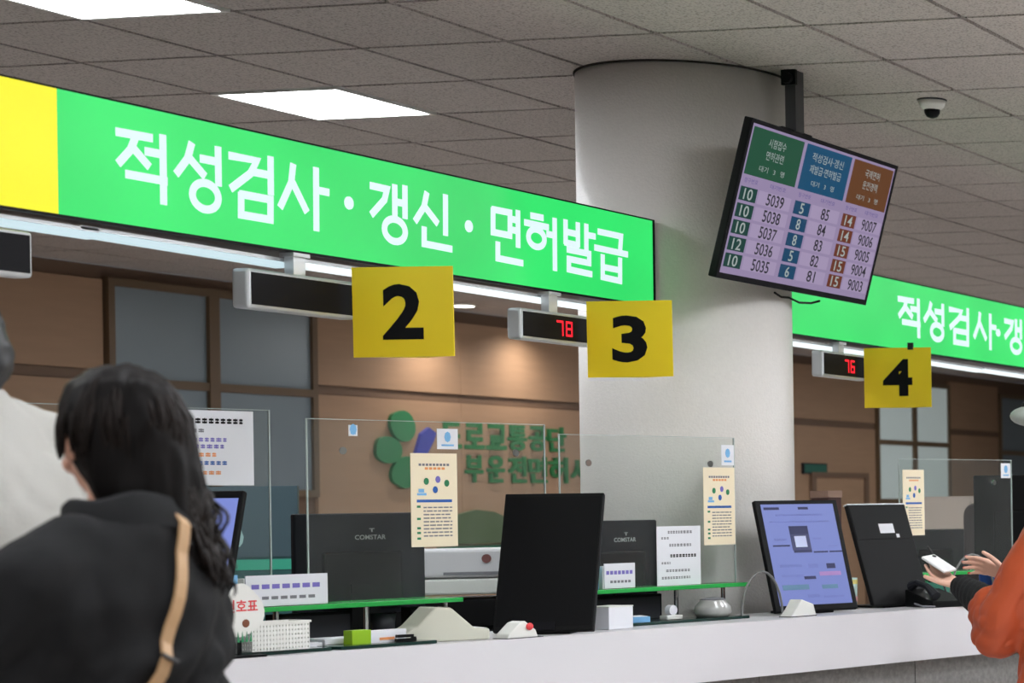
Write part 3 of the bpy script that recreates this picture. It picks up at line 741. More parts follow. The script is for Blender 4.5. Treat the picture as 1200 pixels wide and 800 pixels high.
for (a, b_, c, d, m) in ((.1, .26, .34, .36, pgy), (.62, .74, .34, .36, pgy), (.82, .95, .42, .43, pgy), (.10, .40, .60, .63, pgy), (.48, .62, .60, .64, pgy), (.74, .86, .60, .65, pdk),
                         (.62, .92, .68, .72, ppk), (.40, .56, .72, .75, pdk), (.10, .40, .70, .72, pgy), (.08, .44, .80, .85, pgr), (.62, .84, .81, .85, pgr), (.40, .56, .90, .93, pgy), (.62, .9, .92, .94, pgy)):
    P(a, b_, c, d, m, 'page_block')
# black monitor back with a white sticker
t, put, Rm = display('portrait_display', 'black monitor back with a white sticker right of the lit display', 2.92, .22, -23, .30, .43, 20, None)
put(MB().box(-.145, .145, -.002, 0, .28, .425).build('upper_cover', M['black'], t))
put(MB().box(-.15, .15, .0, .024, .4295, .434).build('top_edge', M['alu'], t))
put(MB().box(-.02, .055, -.0035, -.002, .305, .345).build('sticker', M['paper'], t))
put(MB().box(.06, .075, -.0035, -.0005, .285, .30).build('sticker', M['paper'], t))
cbl = MB().tube([cpos(3.11, .26, 1.24), cpos(3.15, .24, 1.17), cpos(3.17, .24, 1.10), cpos(3.18, .22, 1.03), cpos(3.2, .2, 1.008)], .004, 6).build('cable', M['steel'])
tag(cbl, 'thin grey cable hanging beside the black monitor back', 'cable')

# ------------------------------------------------------------------ small things on the counter
def board_shape(n=30):
    pts = []
    for k in range(n):
        a_ = 2*PI*k/n; r = 1+.10*math.cos(3*a_+.5)
        pts.append((.055*r*math.cos(a_), .105+.075*math.sin(a_)*r))
    return pts
t = cth('ticket_sign', 'white rounded ticket sign with red letters beside the perforated basket', 'sign', .075, .040, 1.0)
MB().prism(board_shape(), front(0, 0, .028), .006).build('board', M['pwhite'], t)
MB().box(-.05, .05, -.032, .006, .0005, .008).build('base', M['black'], t, bevel=.002)
MB().tube([(-.012, 0, .008), (-.012, .0, .05)], .006, 8).build('stem', M['black'], t)
b = MB(); b.text('번호표', front(), -.008, .148, .095, .036, .02, t=.0068); tag(b.build('red_letters', M['inkred'], t), kind='stuff')
MB().ell((.004, -.0065, .098), (.011, .003, .012), n=10, m=6).build('printed_fruit', mat('brown_print', (120, 66, 40), .6), t)
b = MB()
for k in range(5): b.prism([(-.035+k*.012, .045), (-.027+k*.012, .045), (-.033+k*.013, .075)], lambda a, c, tt: (a, -.0065-tt, c), .001)
tag(b.build('printed_leaves', M['inkgreen'], t), kind='stuff')
# perforated basket
t = cth('perforated_basket', 'white perforated plastic basket at the left end of the counter', 'basket', .110, .058, 1.0125)
L, dpt, hh = .175, .09, .078
MB().box(0, L, .002, dpt, 0, .004).build('floor_plate', M['pwhite'], t)
def perf(fr, Lw, h, cols, rws):
    b = MB(); 
    for k in range(cols+1):
        a0 = k*Lw/cols - Lw/cols*.30; a1 = k*Lw/cols + Lw/cols*.30
        a0, a1 = max(0, a0), min(Lw, a1)
        vs = [fr(a0, 0, 0), fr(a1, 0, 0), fr(a1, h, 0), fr(a0, h, 0), fr(a0, 0, .003), fr(a1, 0, .003), fr(a1, h, .003), fr(a0, h, .003)]
        b.add(vs, [(0, 3, 2, 1), (4, 5, 6, 7), (0, 1, 5, 4), (1, 2, 6, 5), (2, 3, 7, 6), (3, 0, 4, 7)])
    for k in range(rws+1):
        b0 = max(0, k*h/rws-h/rws*.30); b1 = min(h, k*h/rws+h/rws*.30)
        vs = [fr(0, b0, .0005), fr(Lw, b0, .0005), fr(Lw, b1, .0005), fr(0, b1, .0005), fr(0, b0, .0025), fr(Lw, b0, .0025), fr(Lw, b1, .0025), fr(0, b1, .0025)]
        b.add(vs, [(0, 3, 2, 1), (4, 5, 6, 7), (0, 1, 5, 4), (1, 2, 6, 5), (2, 3, 7, 6), (3, 0, 4, 7)])
    return b
perf(lambda a, b, tt: (a, -tt, .0+b), L, hh, 18, 6).build('front_wall', M['pwhite'], t)
perf(lambda a, b, tt: (a, dpt+tt, .0+b), L, hh, 18, 6).build('rear_wall', M['pwhite'], t)
perf(lambda a, b, tt: (tt, a, .0+b), dpt, hh, 8, 6).build('end_wall', M['pwhite'], t)
perf(lambda a, b, tt: (L-tt, a, .0+b), dpt, hh, 8, 6).build('end_wall', M['pwhite'], t)
MB().box(-.004, L+.004, -.006, .002, hh, hh+.006).box(-.004, L+.004, dpt-.002, dpt+.006, hh, hh+.006).box(-.004, .004, .002, dpt-.002, hh, hh+.006).box(L-.004, L+.004, .002, dpt-.002, hh, hh+.006).build('rim', M['pwhite'], t)
# row of white name cards / leaflets standing on the first shelf
def card_box(u, v, z, w_, h, d, label, tint='paper'):
    t = cth('card_holder', label, 'card holder', u, v, z)
    MB().box(0, w_, .004, d, .0005, h).build('holder', M['pwhite'], t, bevel=.002)
    q = front()
    MB().box(.004, w_-.004, .0, .004, .002, h+.008).build('front_card', M[tint], t)
    b = MB()
    for k in range(7): b.add([q(w_*.08+k*w_*.12, h*.62, .0006), q(w_*.08+k*w_*.12+w_*.09, h*.62, .0006), q(w_*.08+k*w_*.12+w_*.09, h*.78, .0006), q(w_*.08+k*w_*.12, h*.78, .0006)], [(0, 1, 2, 3)])
    tag(b.build('violet_print', M['inkviolet'], t), kind='stuff')
    b = MB()
    for k in range(6): b.add([q(w_*.2+k*w_*.11, h*.25, .0006), q(w_*.2+k*w_*.11+w_*.08, h*.25, .0006), q(w_*.2+k*w_*.11+w_*.08, h*.36, .0006), q(w_*.2+k*w_*.11, h*.36, .0006)], [(0, 1, 2, 3)])
    tag(b.build('grey_print', M['inkgrey'], t), kind='stuff')
card_box(.28, .355, 1.1285, .27, .088, .03, 'wide white card holder on the green shelf before the dark monitor')
card_box(.215, .365, 1.1285, .055, .092, .03, 'narrow white and blue card stand at the left end of the shelf', 'inklblue')
card_box(1.585, .36, 1.1285, .14, .082, .03, 'small white card box on the shelf left of the printed sheet')
t = cth('pump_bottle', 'slim white and blue bottle on the shelf edge right of the black monitor', 'bottle', 1.545, .368, 1.1285)
MB().lathe([(.02, .0005), (.02, .08), (.008, .095), (.008, .105)], n=16).build('bottle_body', M['inklblue'], t, smooth=True)
MB().lathe([(.01, .105), (.01, .13), (.004, .132)], n=12).build('cap', M['cream'], t)
# ivory wedge shaped scanner
t = cth('document_scanner', 'ivory wedge shaped document scanner left of the black portrait monitor', 'scanner', .79, .17, 1.0005, -18)
pr = [(-.12, 0), (.135, 0), (.135, .035), (.09, .038), (.02, .105), (-.03, .108), (-.085, .05), (-.12, .03)]
MB().prism(pr, lambda a, b, tt: (a, -.07+tt, b), .15).build('body', M['beige'], t, bevel=.006, segs=3)
MB().prism([(.018, .104), (.086, .040), (.088, .043), (.021, .107)], lambda a, b, tt: (a, -.05+tt, b), .11).build('scan_window', mat('grey_window', (120, 120, 108), .3), t)
MB().prism([(.09, .0385), (.134, .0355), (.134, .037), (.09, .040)], lambda a, b, tt: (a, -.05+tt, b), .11).build('tray', M['pwhite'], t)
# black cup
t = cth('black_cup', 'plain black cup under the green shelf', 'cup', .785, .43, 1.0)
MB().lathe([(.030, .0005), (.038, .085), (.034, .085), (.030, .07)], n=24).build('cup_body', M['dark'], t, smooth=True)
# red-marked white stamp and papers by the scanner
t = cth('stamp_holder', 'small white stamp holder with a red mark by the black portrait monitor', 'stamp', .972, .035, 1.0005)
MB().prism([(-.055, 0), (.06, 0), (.05, .025), (.01, .055), (-.01, .05), (-.05, .015)], lambda a, b, tt: (a, -.03+tt, b), .06).build('holder', M['pwhite'], t, bevel=.003)
MB().ell((.025, -.033, .036), (.014, .006, .012), n=10, m=6).build('red_button', M['inkred'], t)
MB().box(-.06, .075, -.035, .035, -.0004, .002).build('dark_base', M['dark'], t)
def flat_paper(u, v, z, w_, d, rz, label, m='paper', th=.003):
    t = cth('loose_papers', label, 'papers', u, v, z, rz)
    MB().box(-w_/2, w_/2, -d/2, d/2, 0.0003, th).build('sheet_stack', M[m], t)
    MB().box(-w_/2+.01, w_/2-.006, -d/2+.008, d/2-.004, th, th+.0015).build('top_sheet', M['paper'], t)
flat_paper(.33, .20, 1.0005, .12, .10, 20, 'loose white papers on the counter right of the basket', th=.02)
flat_paper(.52, .22, 1.0115, .20, .12, -8, 'flat white papers behind the lime green box', th=.016)
bxg = cth('lime_box', 'lime green and white box lying on the glass plate', 'box', .50, .10, 1.0115)
MB().box(-.05, .012, 0, .04, .0, .042).build('lime_part', mat('lime', (150, 196, 20), .5), bxg)
MB().box(.012, .13, 0, .04, .0, .038).build('white_part', M['paper'], bxg)
MB().box(.04, .09, -.001, 0, .008, .016).build('print_line', M['inkorange'], bxg)
pen = cth('black_stapler', 'small black stapler before the lime green box', 'stapler', .61, .075, 1.0115, -10)
MB().box(-.03, .03, -.008, .008, .0, .010).build('base', M['black'], pen); MB().box(-.028, .022, -.007, .007, .013, .022).build('arm', M['black'], pen)
MB().box(.018, .03, -.006, .006, .01, .014).build('hinge', M['black'], pen)
# white box and blue-white box right of the black monitor
t = cth('white_box', 'square white box on the counter right of the black portrait monitor', 'box', 1.44, .15, 1.0005, 10)
MB().box(-.06, .06, -.04, .06, 0, .075).build('carton', M['paper'], t, bevel=.002); MB().box(-.061, .061, -.041, .061, .075, .079).build('lid', M['pwhite'], t)
flat_paper(1.60, .27, 1.0115, .14, .1, -25, 'pale blue and white papers leaning by the white box', 'inklblue', .02)
t = cth('tape_dispenser', 'small white tape dispenser in front of the column shelf', 'dispenser', 1.80, .27, 1.0115)
MB().box(-.035, .035, -.02, .02, 0, .016).build('base', M['pwhite'], t, bevel=.003); MB().lathe([(.018, -.012), (.018, .012)], n=16).build('roll', M['paper'], t).matrix_local = Matrix.Translation((0, 0, .034)) @ Matrix.Rotation(PI/2, 4, 'X')
t = cth('small_kettle', 'clear rounded jug with a grey lid beside the lit display', 'jug', 1.99, .27, 1.0115)
MB().lathe([(.055, 0), (.066, .015), (.062, .04), (.045, .058), (.045, .062)], n=24).build('jug_body', mat('smoky_plastic', (172, 172, 168), .15), t, smooth=True)
MB().lathe([(.046, .062), (.04, .068), (.008, .072)], n=24).build('lid', M['inkgrey'], t, smooth=True)
t = cth('white_phone_stand', 'low white stand at the foot of the lit display', 'stand', 2.235, .10, 1.0005)
MB().prism([(-.06, 0), (.07, 0), (.055, .045), (-.005, .065), (-.03, .03)], lambda a, b, tt: (a, -.03+tt, b), .06).build('body', M['pwhite'], t, bevel=.004)
MB().box(-.06, .07, -.03, .03, -.0004, .003).build('foot', M['dark'], t)
# curved gooseneck cables
def arc(u, v, z0, ru, h, label):
    pts = [cpos(u+ru*math.cos(PI*k/12), v, z0+h*math.sin(PI*k/12)) for k in range(13)]
    tag(MB().tube(pts, .0045, 6).build('curved_cable', mat('grey_cable', (118, 118, 116), .5)), label, 'cable')
arc(2.18, .22, 1.0, -.10, .17, 'grey cable arching left of the lit display')
arc(3.40, .28, 1.0, .14, .20, 'grey cable arching behind the hand with the phone')
# pen cup with pens right of the lit display
t = cth('pen_cup', 'pale pen cup between the lit display and the black monitor back', 'cup', 2.74, .33, 1.0)
MB().lathe([(.028, .0005), (.03, .125), (.027, .125), (.025, .02)], n=20).build('cup_body', mat('pastel_cup', (190, 216, 210), .4, var=.3, vscale=12), t, smooth=True)
MB().lathe([(.0305, .100), (.031, .118)], n=20).build('rim_band', mat('yellow_band', (220, 206, 120), .5), t)
MB().lathe([(.0300, .03), (.0305, .05)], n=20).build('lower_band', mat('pink_band', (214, 160, 160), .5), t)
# desk telephone between cup and black monitor
t = cth('desk_telephone', 'black desk telephone with grey handset under the black monitor back', 'telephone', 2.98, .10, 1.0005, -15)
MB().prism([(-.1, 0), (.1, 0), (.1, .025), (-.1, .07)], lambda a, b, tt: (-.08+tt, -a, b), .16).build('base', M['black'], t, bevel=.004)
MB().tube([(-.055, -.09, .045), (-.06, -.03, .085), (-.06, .04, .098), (-.055, .09, .082)], [.02, .013, .013, .02], 10).build('handset', M['dark'], t)
MB().tube([(-.08, .02, .012), (-.11, -.02, .016), (-.12, -.09, .008), (-.08, -.12, .006)], .004, 6).build('cord', M['inkgrey'], t)

# ------------------------------------------------------------------ staff side
def monitor_back(name, label, loc, rz, w_, h, z0, logo=None, m='charcoal'):
    t = thing(name, label, 'monitor', loc, (0, 0, rz))
    MB().box(-w_/2, w_/2, 0, .03, z0, z0+h).build('case', M[m], t, bevel=.006)
    MB().box(-w_*.30, w_*.30, -.022, 0, z0+.02, z0+h*.62).build('rear_bulge', M['black'], t, bevel=.008)
    MB().box(-.045, .045, -.03, .0, .01, z0+.1).build('stand_column', M['black'], t)
    MB().box(-.13, .13, -.10, .08, .0005, .012).build('foot', M['black'], t, bevel=.003)
    if logo:
        b = MB(); b.text(logo, front(0, 0, 0), 0.03, z0+h*.76, .10, .016, .02, t=.0012); b.text('T', front(), .035, z0+h*.83, .018, .012, .03, t=.0012)
        tag(b.build('brand_print', mat('light_print', (168, 168, 168), .5), t), kind='stuff')
p = cpos(.90, .70, .95)
monitor_back('office_monitor', 'dark office monitor seen from behind with a pale logo above the green shelf', p, math.radians(-30), .42, .335, .125, 'COMSTAR')
p = cpos(1.87, .62, .95)
monitor_back('office_monitor', 'dark office monitor behind the small card box and printed sheet', p, math.radians(-18), .36, .30, .12, 'COMSTAR')
# printer on a black stand
t = thing('office_printer', 'white office printer with a red button behind the black portrait monitor', 'printer', (8.214, 5.697, 1.055), (0, 0, math.radians(-62)))
MB().box(-.22, .24, 0, .36, .09, .205).build('upper_body', M['white'], t, bevel=.012)
MB().box(-.215, .225, .005, .36, .02, .084).build('paper_drawer', M['pwhite'], t, bevel=.008)
MB().lathe([(.018, 0), (.018, .006)], n=16).build('red_button', mat('dull_red', (110, 56, 52), .5), t).matrix_local = Matrix.Translation((.11, -.0005, .165)) @ Matrix.Rotation(PI/2, 4, 'X')
MB().box(-.05, .18, -.003, 0, .10, .112).build('paper_slot', M['inkgrey'], t)
for sx_ in (-.18, .17):
    MB().box(sx_-.02, sx_+.02, .05, .3, .0005, .02).build('foot', M['black'], t)
st_ = thing('printer_stand', 'black printer stand behind the counter', 'stand', (8.214, 5.697, 0), (0, 0, math.radians(-62)))
MB().box(-.36, .34, -.06, .45, .95, 1.055).build('tabletop', M['black'], st_)
MB().box(-.34, .32, -.04, .43, .0, .95).build('cabinet', M['black'], st_, bevel=.004)
for k in range(3): MB().box(-.32, .30, -.055, -.04, .08+k*.29, .35+k*.29).build('drawer', M['dark'], st_)
# teal display board at the left
t = thing('teal_board', 'teal and dark display board behind the left display', 'board', (7.64, 6.10, 0), (0, 0, math.radians(-60)))
MB().box(-.30, .11, 0, .04, .62, 1.52).build('panel', mat('teal_panel', (52, 92, 92), .35), t)
MB().box(-.30, .11, -.003, 0, 1.25, 1.52).build('upper_print', mat('slate_print', (70, 92, 100), .4), t)
MB().box(-.30, .11, -.003, 0, 1.20, 1.24).build('green_stripe', mat('teal_stripe', (60, 170, 140), .4), t)
MB().box(-.30, .11, -.003, 0, 1.11, 1.17).build('grey_stripe', mat('pale_stripe', (140, 160, 150), .4), t)
b = MB(); b.text('S', front(0, -.003, 0), -.10, 1.36, .055, .15, .02, t=.001); b.build('white_letter', mat('pale_letter', (170, 206, 204), .5), t)
for q in (-.26, .08): MB().box(q-.02, q+.02, 0, .04, 0, .62).build('leg', M['steel'], t)
# right side staff area: pale cabinet, chair, dark screens, blue ball
t = thing('pale_cabinet', 'pale beige cabinet behind the right screen', 'cabinet', (11.62, 4.93, 0), (0, 0, math.radians(-75)))
MB().box(-.29, .27, 0, .4, 0, 1.46).build('body', mat('pale_cabinet', (196, 180, 170), .6), t)
for k in range(2): MB().box(-.285+k*.28, -.015+k*.28, -.015, 0, .02, 1.44).build('door', mat('pale_cabinet_door', (200, 184, 172), .6), t)
MB().box(-.03, .01, -.03, -.015, .8, .95).build('handle', M['steel'], t)
t = thing('office_chair', 'dark brown office chair back behind the right screen', 'chair', (10.62, 4.37, 0), (0, 0, math.radians(-72)))
def rr(w_, z0, z1, c=.06):
    pts = []
    for cx, cz, a0 in ((w_-c, z1-c, 0), (-w_+c, z1-c, PI/2), (-w_+c, z0+c, PI), (w_-c, z0+c, 1.5*PI)):
        pts += [(cx+c*math.cos(a0+k*PI/8), cz+c*math.sin(a0+k*PI/8)) for k in range(5)]
    return pts
M['chairfab'] = mat('brown_black_fabric', (62, 54, 54), .85)
MB().prism(rr(.17, .62, 1.42), front(), .06).build('backrest', M['chairfab'], t, bevel=.01)
MB().box(-.23, .23, -.04, .42, .46, .54).build('seat', M['chairfab'], t, bevel=.02)
MB().box(-.03, .03, .02, .06, .40, .75).build('back_support', M['black'], t)
MB().tube([(0, .2, .09), (0, .2, .46)], .025, 10).build('gas_lift', M['steel'], t)
for k in range(5):
    a_ = 2*PI*k/5
    MB().tube([(0, .2, .10), (.28*math.cos(a_), .2+.28*math.sin(a_), .07)], [.025, .015], 8).build('leg', M['black'], t)
    MB().ell((.28*math.cos(a_), .2+.28*math.sin(a_), .03), (.02, .03, .03), n=10, m=6).build('caster', M['black'], t)
t = cth('blue_tumbler', 'rounded blue tumbler behind the hand with the phone', 'tumbler', 3.99, .70, .95)
MB().lathe([(.035, .0005), (.048, .06), (.05, .19), (.04, .235), (.02, .25), (.006, .254)], n=24).build('tumbler_body', mat('blue_plastic', (52, 92, 176), .35), t, smooth=True)
MB().lathe([(.042, .232), (.043, .238), (.02, .2505)], n=24).build('lid', mat('blue_lid', (60, 104, 190), .3), t, smooth=True)
p = cpos(3.93, .97, .95)
monitor_back('office_monitor', 'dark slate office monitor behind the flyer right of the column', p, math.radians(-62), .26, .24, .11, None, 'dark')
t = cth('green_tray', 'flat teal plastic tray beside the blue tumbler', 'tray', 3.66, .70, .95)
MB().box(-.16, .12, 0, .18, .0005, .02).build('tray_floor', mat('teal_plastic', (70, 150, 130), .4), t)
MB().box(-.165, .125, -.005, 0, .0005, .12).build('tray_front', mat('teal_plastic_front', (86, 160, 140), .4), t)
MB().box(-.165, .125, .18, .185, .0005, .12).build('tray_rear', M['inkgreen'], t)
p = cpos(3.90, .42, 1.0)
monitor_back('office_monitor', 'black office monitor at the right picture edge behind the orange coat', p, math.radians(-75), .44, .42, .12, None, 'black')
# red-brown dark item behind the tablet, by the column
t = thing('desk_speaker', 'dark red-brown upright box behind the lit display', 'box', cpos(3.30, 1.0, .95), (0, 0, CRZ))
MB().box(-.05, .03, -.05, .05, .0005, .50).build('body', mat('maroon', (70, 38, 34), .5), t, bevel=.004); MB().box(-.052, .032, -.052, .052, .50, .53).build('cap', mat('tan_cap', (150, 120, 104), .5), t)
# rounded pale casing at the right picture edge
t = thing('hanging_projector', 'rounded pale grey casing cut by the right picture edge', 'casing', (8.12, 3.19, 1.745), (0, 0, math.radians(-20)))
MB().ell((0, 0, 0), (.09, .10, .042), n=24, m=10).build('casing', mat('pale_grey_plastic', (170, 176, 168), .35), t, smooth=True)
MB().lathe([(.05, .03), (.05, .05), (.02, .06)], n=20).build('mount_cap', M['dark'], t)
MB().tube([(0, 0, .055), (0, 0, H-1.745)], .015, 10).build('drop_rod', M['steel'], t)

# ================================================================== PEOPLE
def V3(*a): return Vector(a)
class Body:
    """capsules and ellipsoids that are fused by a voxel remesh into one continuous surface"""
    def __init__(s): s.mb = MB()
    def cap(s, p0, r0, p1, r1, n=14):
        p0, p1 = Vector(p0), Vector(p1)
        s.mb.ell(p0, (r0, r0, r0), n=n, m=8); s.mb.ell(p1, (r1, r1, r1), n=n, m=8); s.mb.tube([p0, p1], [r0, r1], n); return s
    def chain(s, pts, rs):
        for i in range(len(pts)-1): s.cap(pts[i], rs[i], pts[i+1], rs[i+1])
        return s
    def ell(s, c, r, rz=0, rx=0): s.mb.ell(c, r, rz, 20, 12, rx); return s
    def fuse(s, name, m, parent, vox, smooth=4, folds=None, keep=None):
        me = bpy.data.meshes.new('raw'); me.from_pydata(s.mb.v, [], s.mb.f); me.update()
        bm = bmesh.new(); bm.from_mesh(me); bmesh.ops.recalc_face_normals(bm, faces=bm.faces); bm.to_mesh(me); bm.free()
        o = bpy.data.objects.new('raw', me); COL.objects.link(o)
        md = o.modifiers.new('r', 'REMESH'); md.mode = 'VOXEL'; md.voxel_size = vox
        sm = o.modifiers.new('s', 'SMOOTH'); sm.factor = 0.5; sm.iterations = smooth
        bpy.context.view_layer.update()
        out = bpy.data.meshes.new_from_object(o.evaluated_get(bpy.context.evaluated_depsgraph_get()))
        bpy.data.objects.remove(o); bpy.data.meshes.remove(me)
        if folds:
            ns = [v.normal.copy() for v in out.vertices]
            for v, nn in zip(out.vertices, ns): v.co += nn*folds(v.co)
        if keep:
            bm = bmesh.new(); bm.from_mesh(out)
            bmesh.ops.delete(bm, geom=[v for v in bm.verts if not keep(v.co)], context='VERTS'); bm.to_mesh(out); bm.free()
        for p in out.polygons: p.use_smooth = True
        out.materials.clear(); out.materials.append(m); out.name = name
        ob = bpy.data.objects.new(name, out); COL.objects.link(ob)
        if parent is not None: ob.parent = parent
        return ob
def cloth_folds(amp, sc_=(9, 9, 5), seed=0.0):
    def f(c):
        a = noise.noise((c.x*sc_[0]+seed, c.y*sc_[1], c.z*sc_[2])); b_ = noise.noise((c.x*22+seed, c.y*22, c.z*13+c.x*9))
        return amp*(0.75*(abs(a)*2-.6) + 0.3*b_)
    return f
def hand(B, wrist, d, nrm, thumb, curl=(.25, .3, .35, .4), L=.175, tcurl=.3, wr=.026):
    """palm, four separate fingers of unequal length bent towards nrm, thumb from the side of the palm"""
    wrist = Vector(wrist); d = Vector(d).normalized(); nrm = Vector(nrm); nrm = (nrm - d*nrm.dot(d)).normalized(); s_ = Vector(thumb); s_ = (s_ - d*s_.dot(d) - nrm*s_.dot(nrm)).normalized()
    pl = L*.50
    for k in (-1.2, -.4, .4, 1.2):
        B.cap(wrist + s_*k*.009, .016, wrist + d*pl + s_*k*.0175, .0125, 10)
    lens = (.42, .47, .44, .34)
    for k in range(4):
        off = (1.5-k)*.0195
        p = wrist + d*(pl-.004) + s_*off; dirv = (d + s_*off*1.6).normalized(); tot = lens[k]*L; r = .0092 - (.001 if k == 3 else 0)
        for seg, fr_ in enumerate((.45, .31, .24)):
            a_ = curl[k]*(0.7, 1.1, .8)[seg]
            dirv = (dirv*math.cos(a_) + nrm*math.sin(a_)).normalized(); nrm_k = nrm
            q = p + dirv*tot*fr_
            B.cap(p, r, q, r-.0009, 10); p = q; r -= .0009
    p = wrist + d*pl*.28 + s_*.022 + nrm*.004; dirv = (d*.62 + s_*.72 + nrm*.25).normalized(); r = .0125
    for seg, ln in enumerate((.21, .17, .14)):
        q = p + dirv*L*ln
        B.cap(p, r, q, r-.0016, 10); p = q; r -= .0016
        dirv = (dirv*math.cos(tcurl) + (d*.8+nrm*.3)*math.sin(tcurl)).normalized()
    return B
def figure_skin(J, hs, vox=.006):
    """whole body in one surface; J = joints in the person's own frame (x right, y forward)"""
    B = Body()
    hc, hd, tl = J['head'], J['face'], J['size']
    f = Vector((math.sin(hd), math.cos(hd), 0)); rt = Vector((math.cos(hd), -math.sin(hd), 0))
    hc = Vector(hc)
    B.ell(hc + V3(0, 0, .02), (.074*tl, .094*tl, .098*tl), -hd)
    B.ell(hc + f*.030*tl - V3(0, 0, .045*tl), (.058*tl, .066*tl, .068*tl), -hd)
    B.ell(hc + f*.066*tl - V3(0, 0, .095*tl), (.024*tl, .022*tl, .018*tl), -hd)           # chin
    B.cap(hc + f*.094*tl + V3(0, 0, .01), .009, hc + f*.112*tl - V3(0, 0, .022), .013)     # nose
    B.ell(hc + f*.088*tl - V3(0, 0, .055*tl), (.022, .012, .008), -hd)                     # lips
    for s_ in (-1, 1):
        B.ell(hc + rt*s_*.076*tl - f*.005 - V3(0, 0, .005), (.010, .020, .032), -hd)       # ears
        B.ell(hc + f*.078*tl + rt*s_*.03*tl + V3(0, 0, .035), (.022, .012, .007), -hd)     # brows
        B.ell(hc + f*.075*tl + rt*s_*.042*tl - V3(0, 0, .035), (.020, .016, .018), -hd)    # cheeks
    B.cap(hc - V3(0, 0, .07) - f*.012, .052*tl, J['neck'], .058*tl)
    n_ = Vector(J['neck']); pv = Vector(J['pelvis'])
    B.chain([n_ - V3(0, .0, .12), (n_+pv)/2, pv], [.08, .11, .125])
    for s_ in ('l', 'r'):
        sh, el, wr = Vector(J['sh_'+s_]), Vector(J['el_'+s_]), Vector(J['wr_'+s_])
        B.chain([n_ - V3(0, 0, .09), sh - V3(0, 0, .025)], [.05, .040]); B.chain([sh - V3(0, 0, .025), el], [.042, .036]); B.chain([el, wr], [.037, .026])
        hp, kn, an = Vector(J['hip_'+s_]), Vector(J['kn_'+s_]), Vector(J['an_'+s_])
        B.chain([hp, kn], [.085, .055]); B.chain([kn, an], [.052, .036])
        B.cap(an - V3(0, .03, .035), .03, an + V3(0, .12, -.05), .028)
        dd, nn, th, cu = hs[s_]
        hand(B, wr, dd, nn, th, cu, J.get('hand', .175))
    return B
def stand_legs(px, sp=.09, hz=.86):
    J = {}
    for s_, k in (('l', -1), ('r', 1)):
        J['hip_'+s_] = V3(px+k*sp, 0, hz); J['kn_'+s_] = V3(px+k*sp, .01, hz*.55); J['an_'+s_] = V3(px+k*(sp+.01), -.01, .085)
    return J
def trousers_shoes(J, parent, m=None):
    T = Body(); pv = Vector(J['pelvis'])
    T.ell(pv, (.175, .125, .12))
    for s_ in ('l', 'r'):
        T.chain([J['hip_'+s_], J['kn_'+s_], Vector(J['an_'+s_])], [.10, .078, .062])
    T.fuse('trousers', m or M['trouser'], parent, .012, 4, cloth_folds(.006), keep=lambda c: c.z > .075)
    for s_ in ('l', 'r'):
        a_ = Vector(J['an_'+s_]); S_ = Body()
        S_.cap(a_ - V3(0, .045, .04), .042, a_ + V3(0, .14, -.048), .036).cap(a_ - V3(0, .01, 0), .045, a_ + V3(0, .05, -.04), .04)
        S_.fuse('shoe', M['shoe'], parent, .008, 3).data.transform(Matrix.Translation((0, 0, .0)))

# ------------------------------------------------------------------ woman in the dark jacket (near, seen from behind)
WX, WY = 3.10, 2.66
TXo, TYo = -.062, .040      # torso sits a little left of and behind the turned head
J = stand_legs(TXo, .085, .84)
for k_ in list(J): J[k_] = J[k_] + V3(0, TYo, 0)
J.update(head=V3(.004, .078, 1.525), face=.52, size=.85, neck=V3(-.03, .025, 1.37), pelvis=V3(TXo, TYo, .90),
         sh_l=V3(TXo-.145, TYo, 1.305), sh_r=V3(TXo+.145, TYo, 1.305), el_l=V3(TXo-.215, TYo+.10, 1.06), el_r=V3(TXo+.175, TYo+.08, 1.04),
         wr_l=V3(TXo-.13, TYo+.31, 1.02), wr_r=V3(TXo+.10, TYo+.30, 1.0))
hs = {'l': (V3(.5, .8, 0), V3(.3, 0, -1), V3(1, 0, .3), (.4, .45, .5, .55)), 'r': (V3(-.5, .8, 0), V3(-.3, 0, -1), V3(-1, 0, .3), (.4, .45, .5, .55))}
wm = figure_skin(J, hs).fuse('person', M['skin'], None, .006, 3)
wm.location = (WX, WY, 0)
tag(wm, 'woman with long dark hair in a charcoal jacket with a tan bag strap', 'person')
K = Body()
K.rings = None
K.mb.rings([(TXo+a_, TYo+b_, z_, rx_, ry_) for a_, b_, z_, rx_, ry_ in ((0, 0, .80, .185, .145), (0, 0, .92, .18, .145), (0, -.005, 1.06, .178, .14), (0, -.012, 1.18, .182, .138), (0, -.012, 1.27, .178, .125), (.005, -.01, 1.335, .155, .105), (.018, -.01, 1.380, .118, .098), (.03, -.012, 1.405, .092, .086), (.032, -.012, 1.420, .07, .066))], 28)
for s_, k in (('l', -1), ('r', 1)):
    K.chain([V3(TXo+k*.075, TYo-.012, 1.350), V3(TXo+k*.132, TYo-.005, 1.310)], [.062, .074])
    K.chain([V3(TXo+k*.135, TYo-.003, 1.300), V3(TXo+k*.175, TYo+.03, 1.19), J['el_'+s_]], [.078, .078, .068])
    K.chain([J['el_'+s_], Vector(J['wr_'+s_])*.93+Vector(J['el_'+s_])*.07], [.066, .050])
def jf(c):
    b_ = noise.noise((c.x*9+3, c.y*9, c.z*8-c.x*10)); return cloth_folds(.010, (7, 7, 7), 3.1)(c) + (.007*math.sin(62*(c.z*.9-c.x*.75+c.y*.3)+6*noise.noise((c.x*6, c.y*6, c.z*5))) - .02*max(0, .25-abs(b_)))*max(0, min(1, (1.34-c.z)*7))
jk = K.fuse('jacket', M['jacket'], wm, .007, 5, jf)
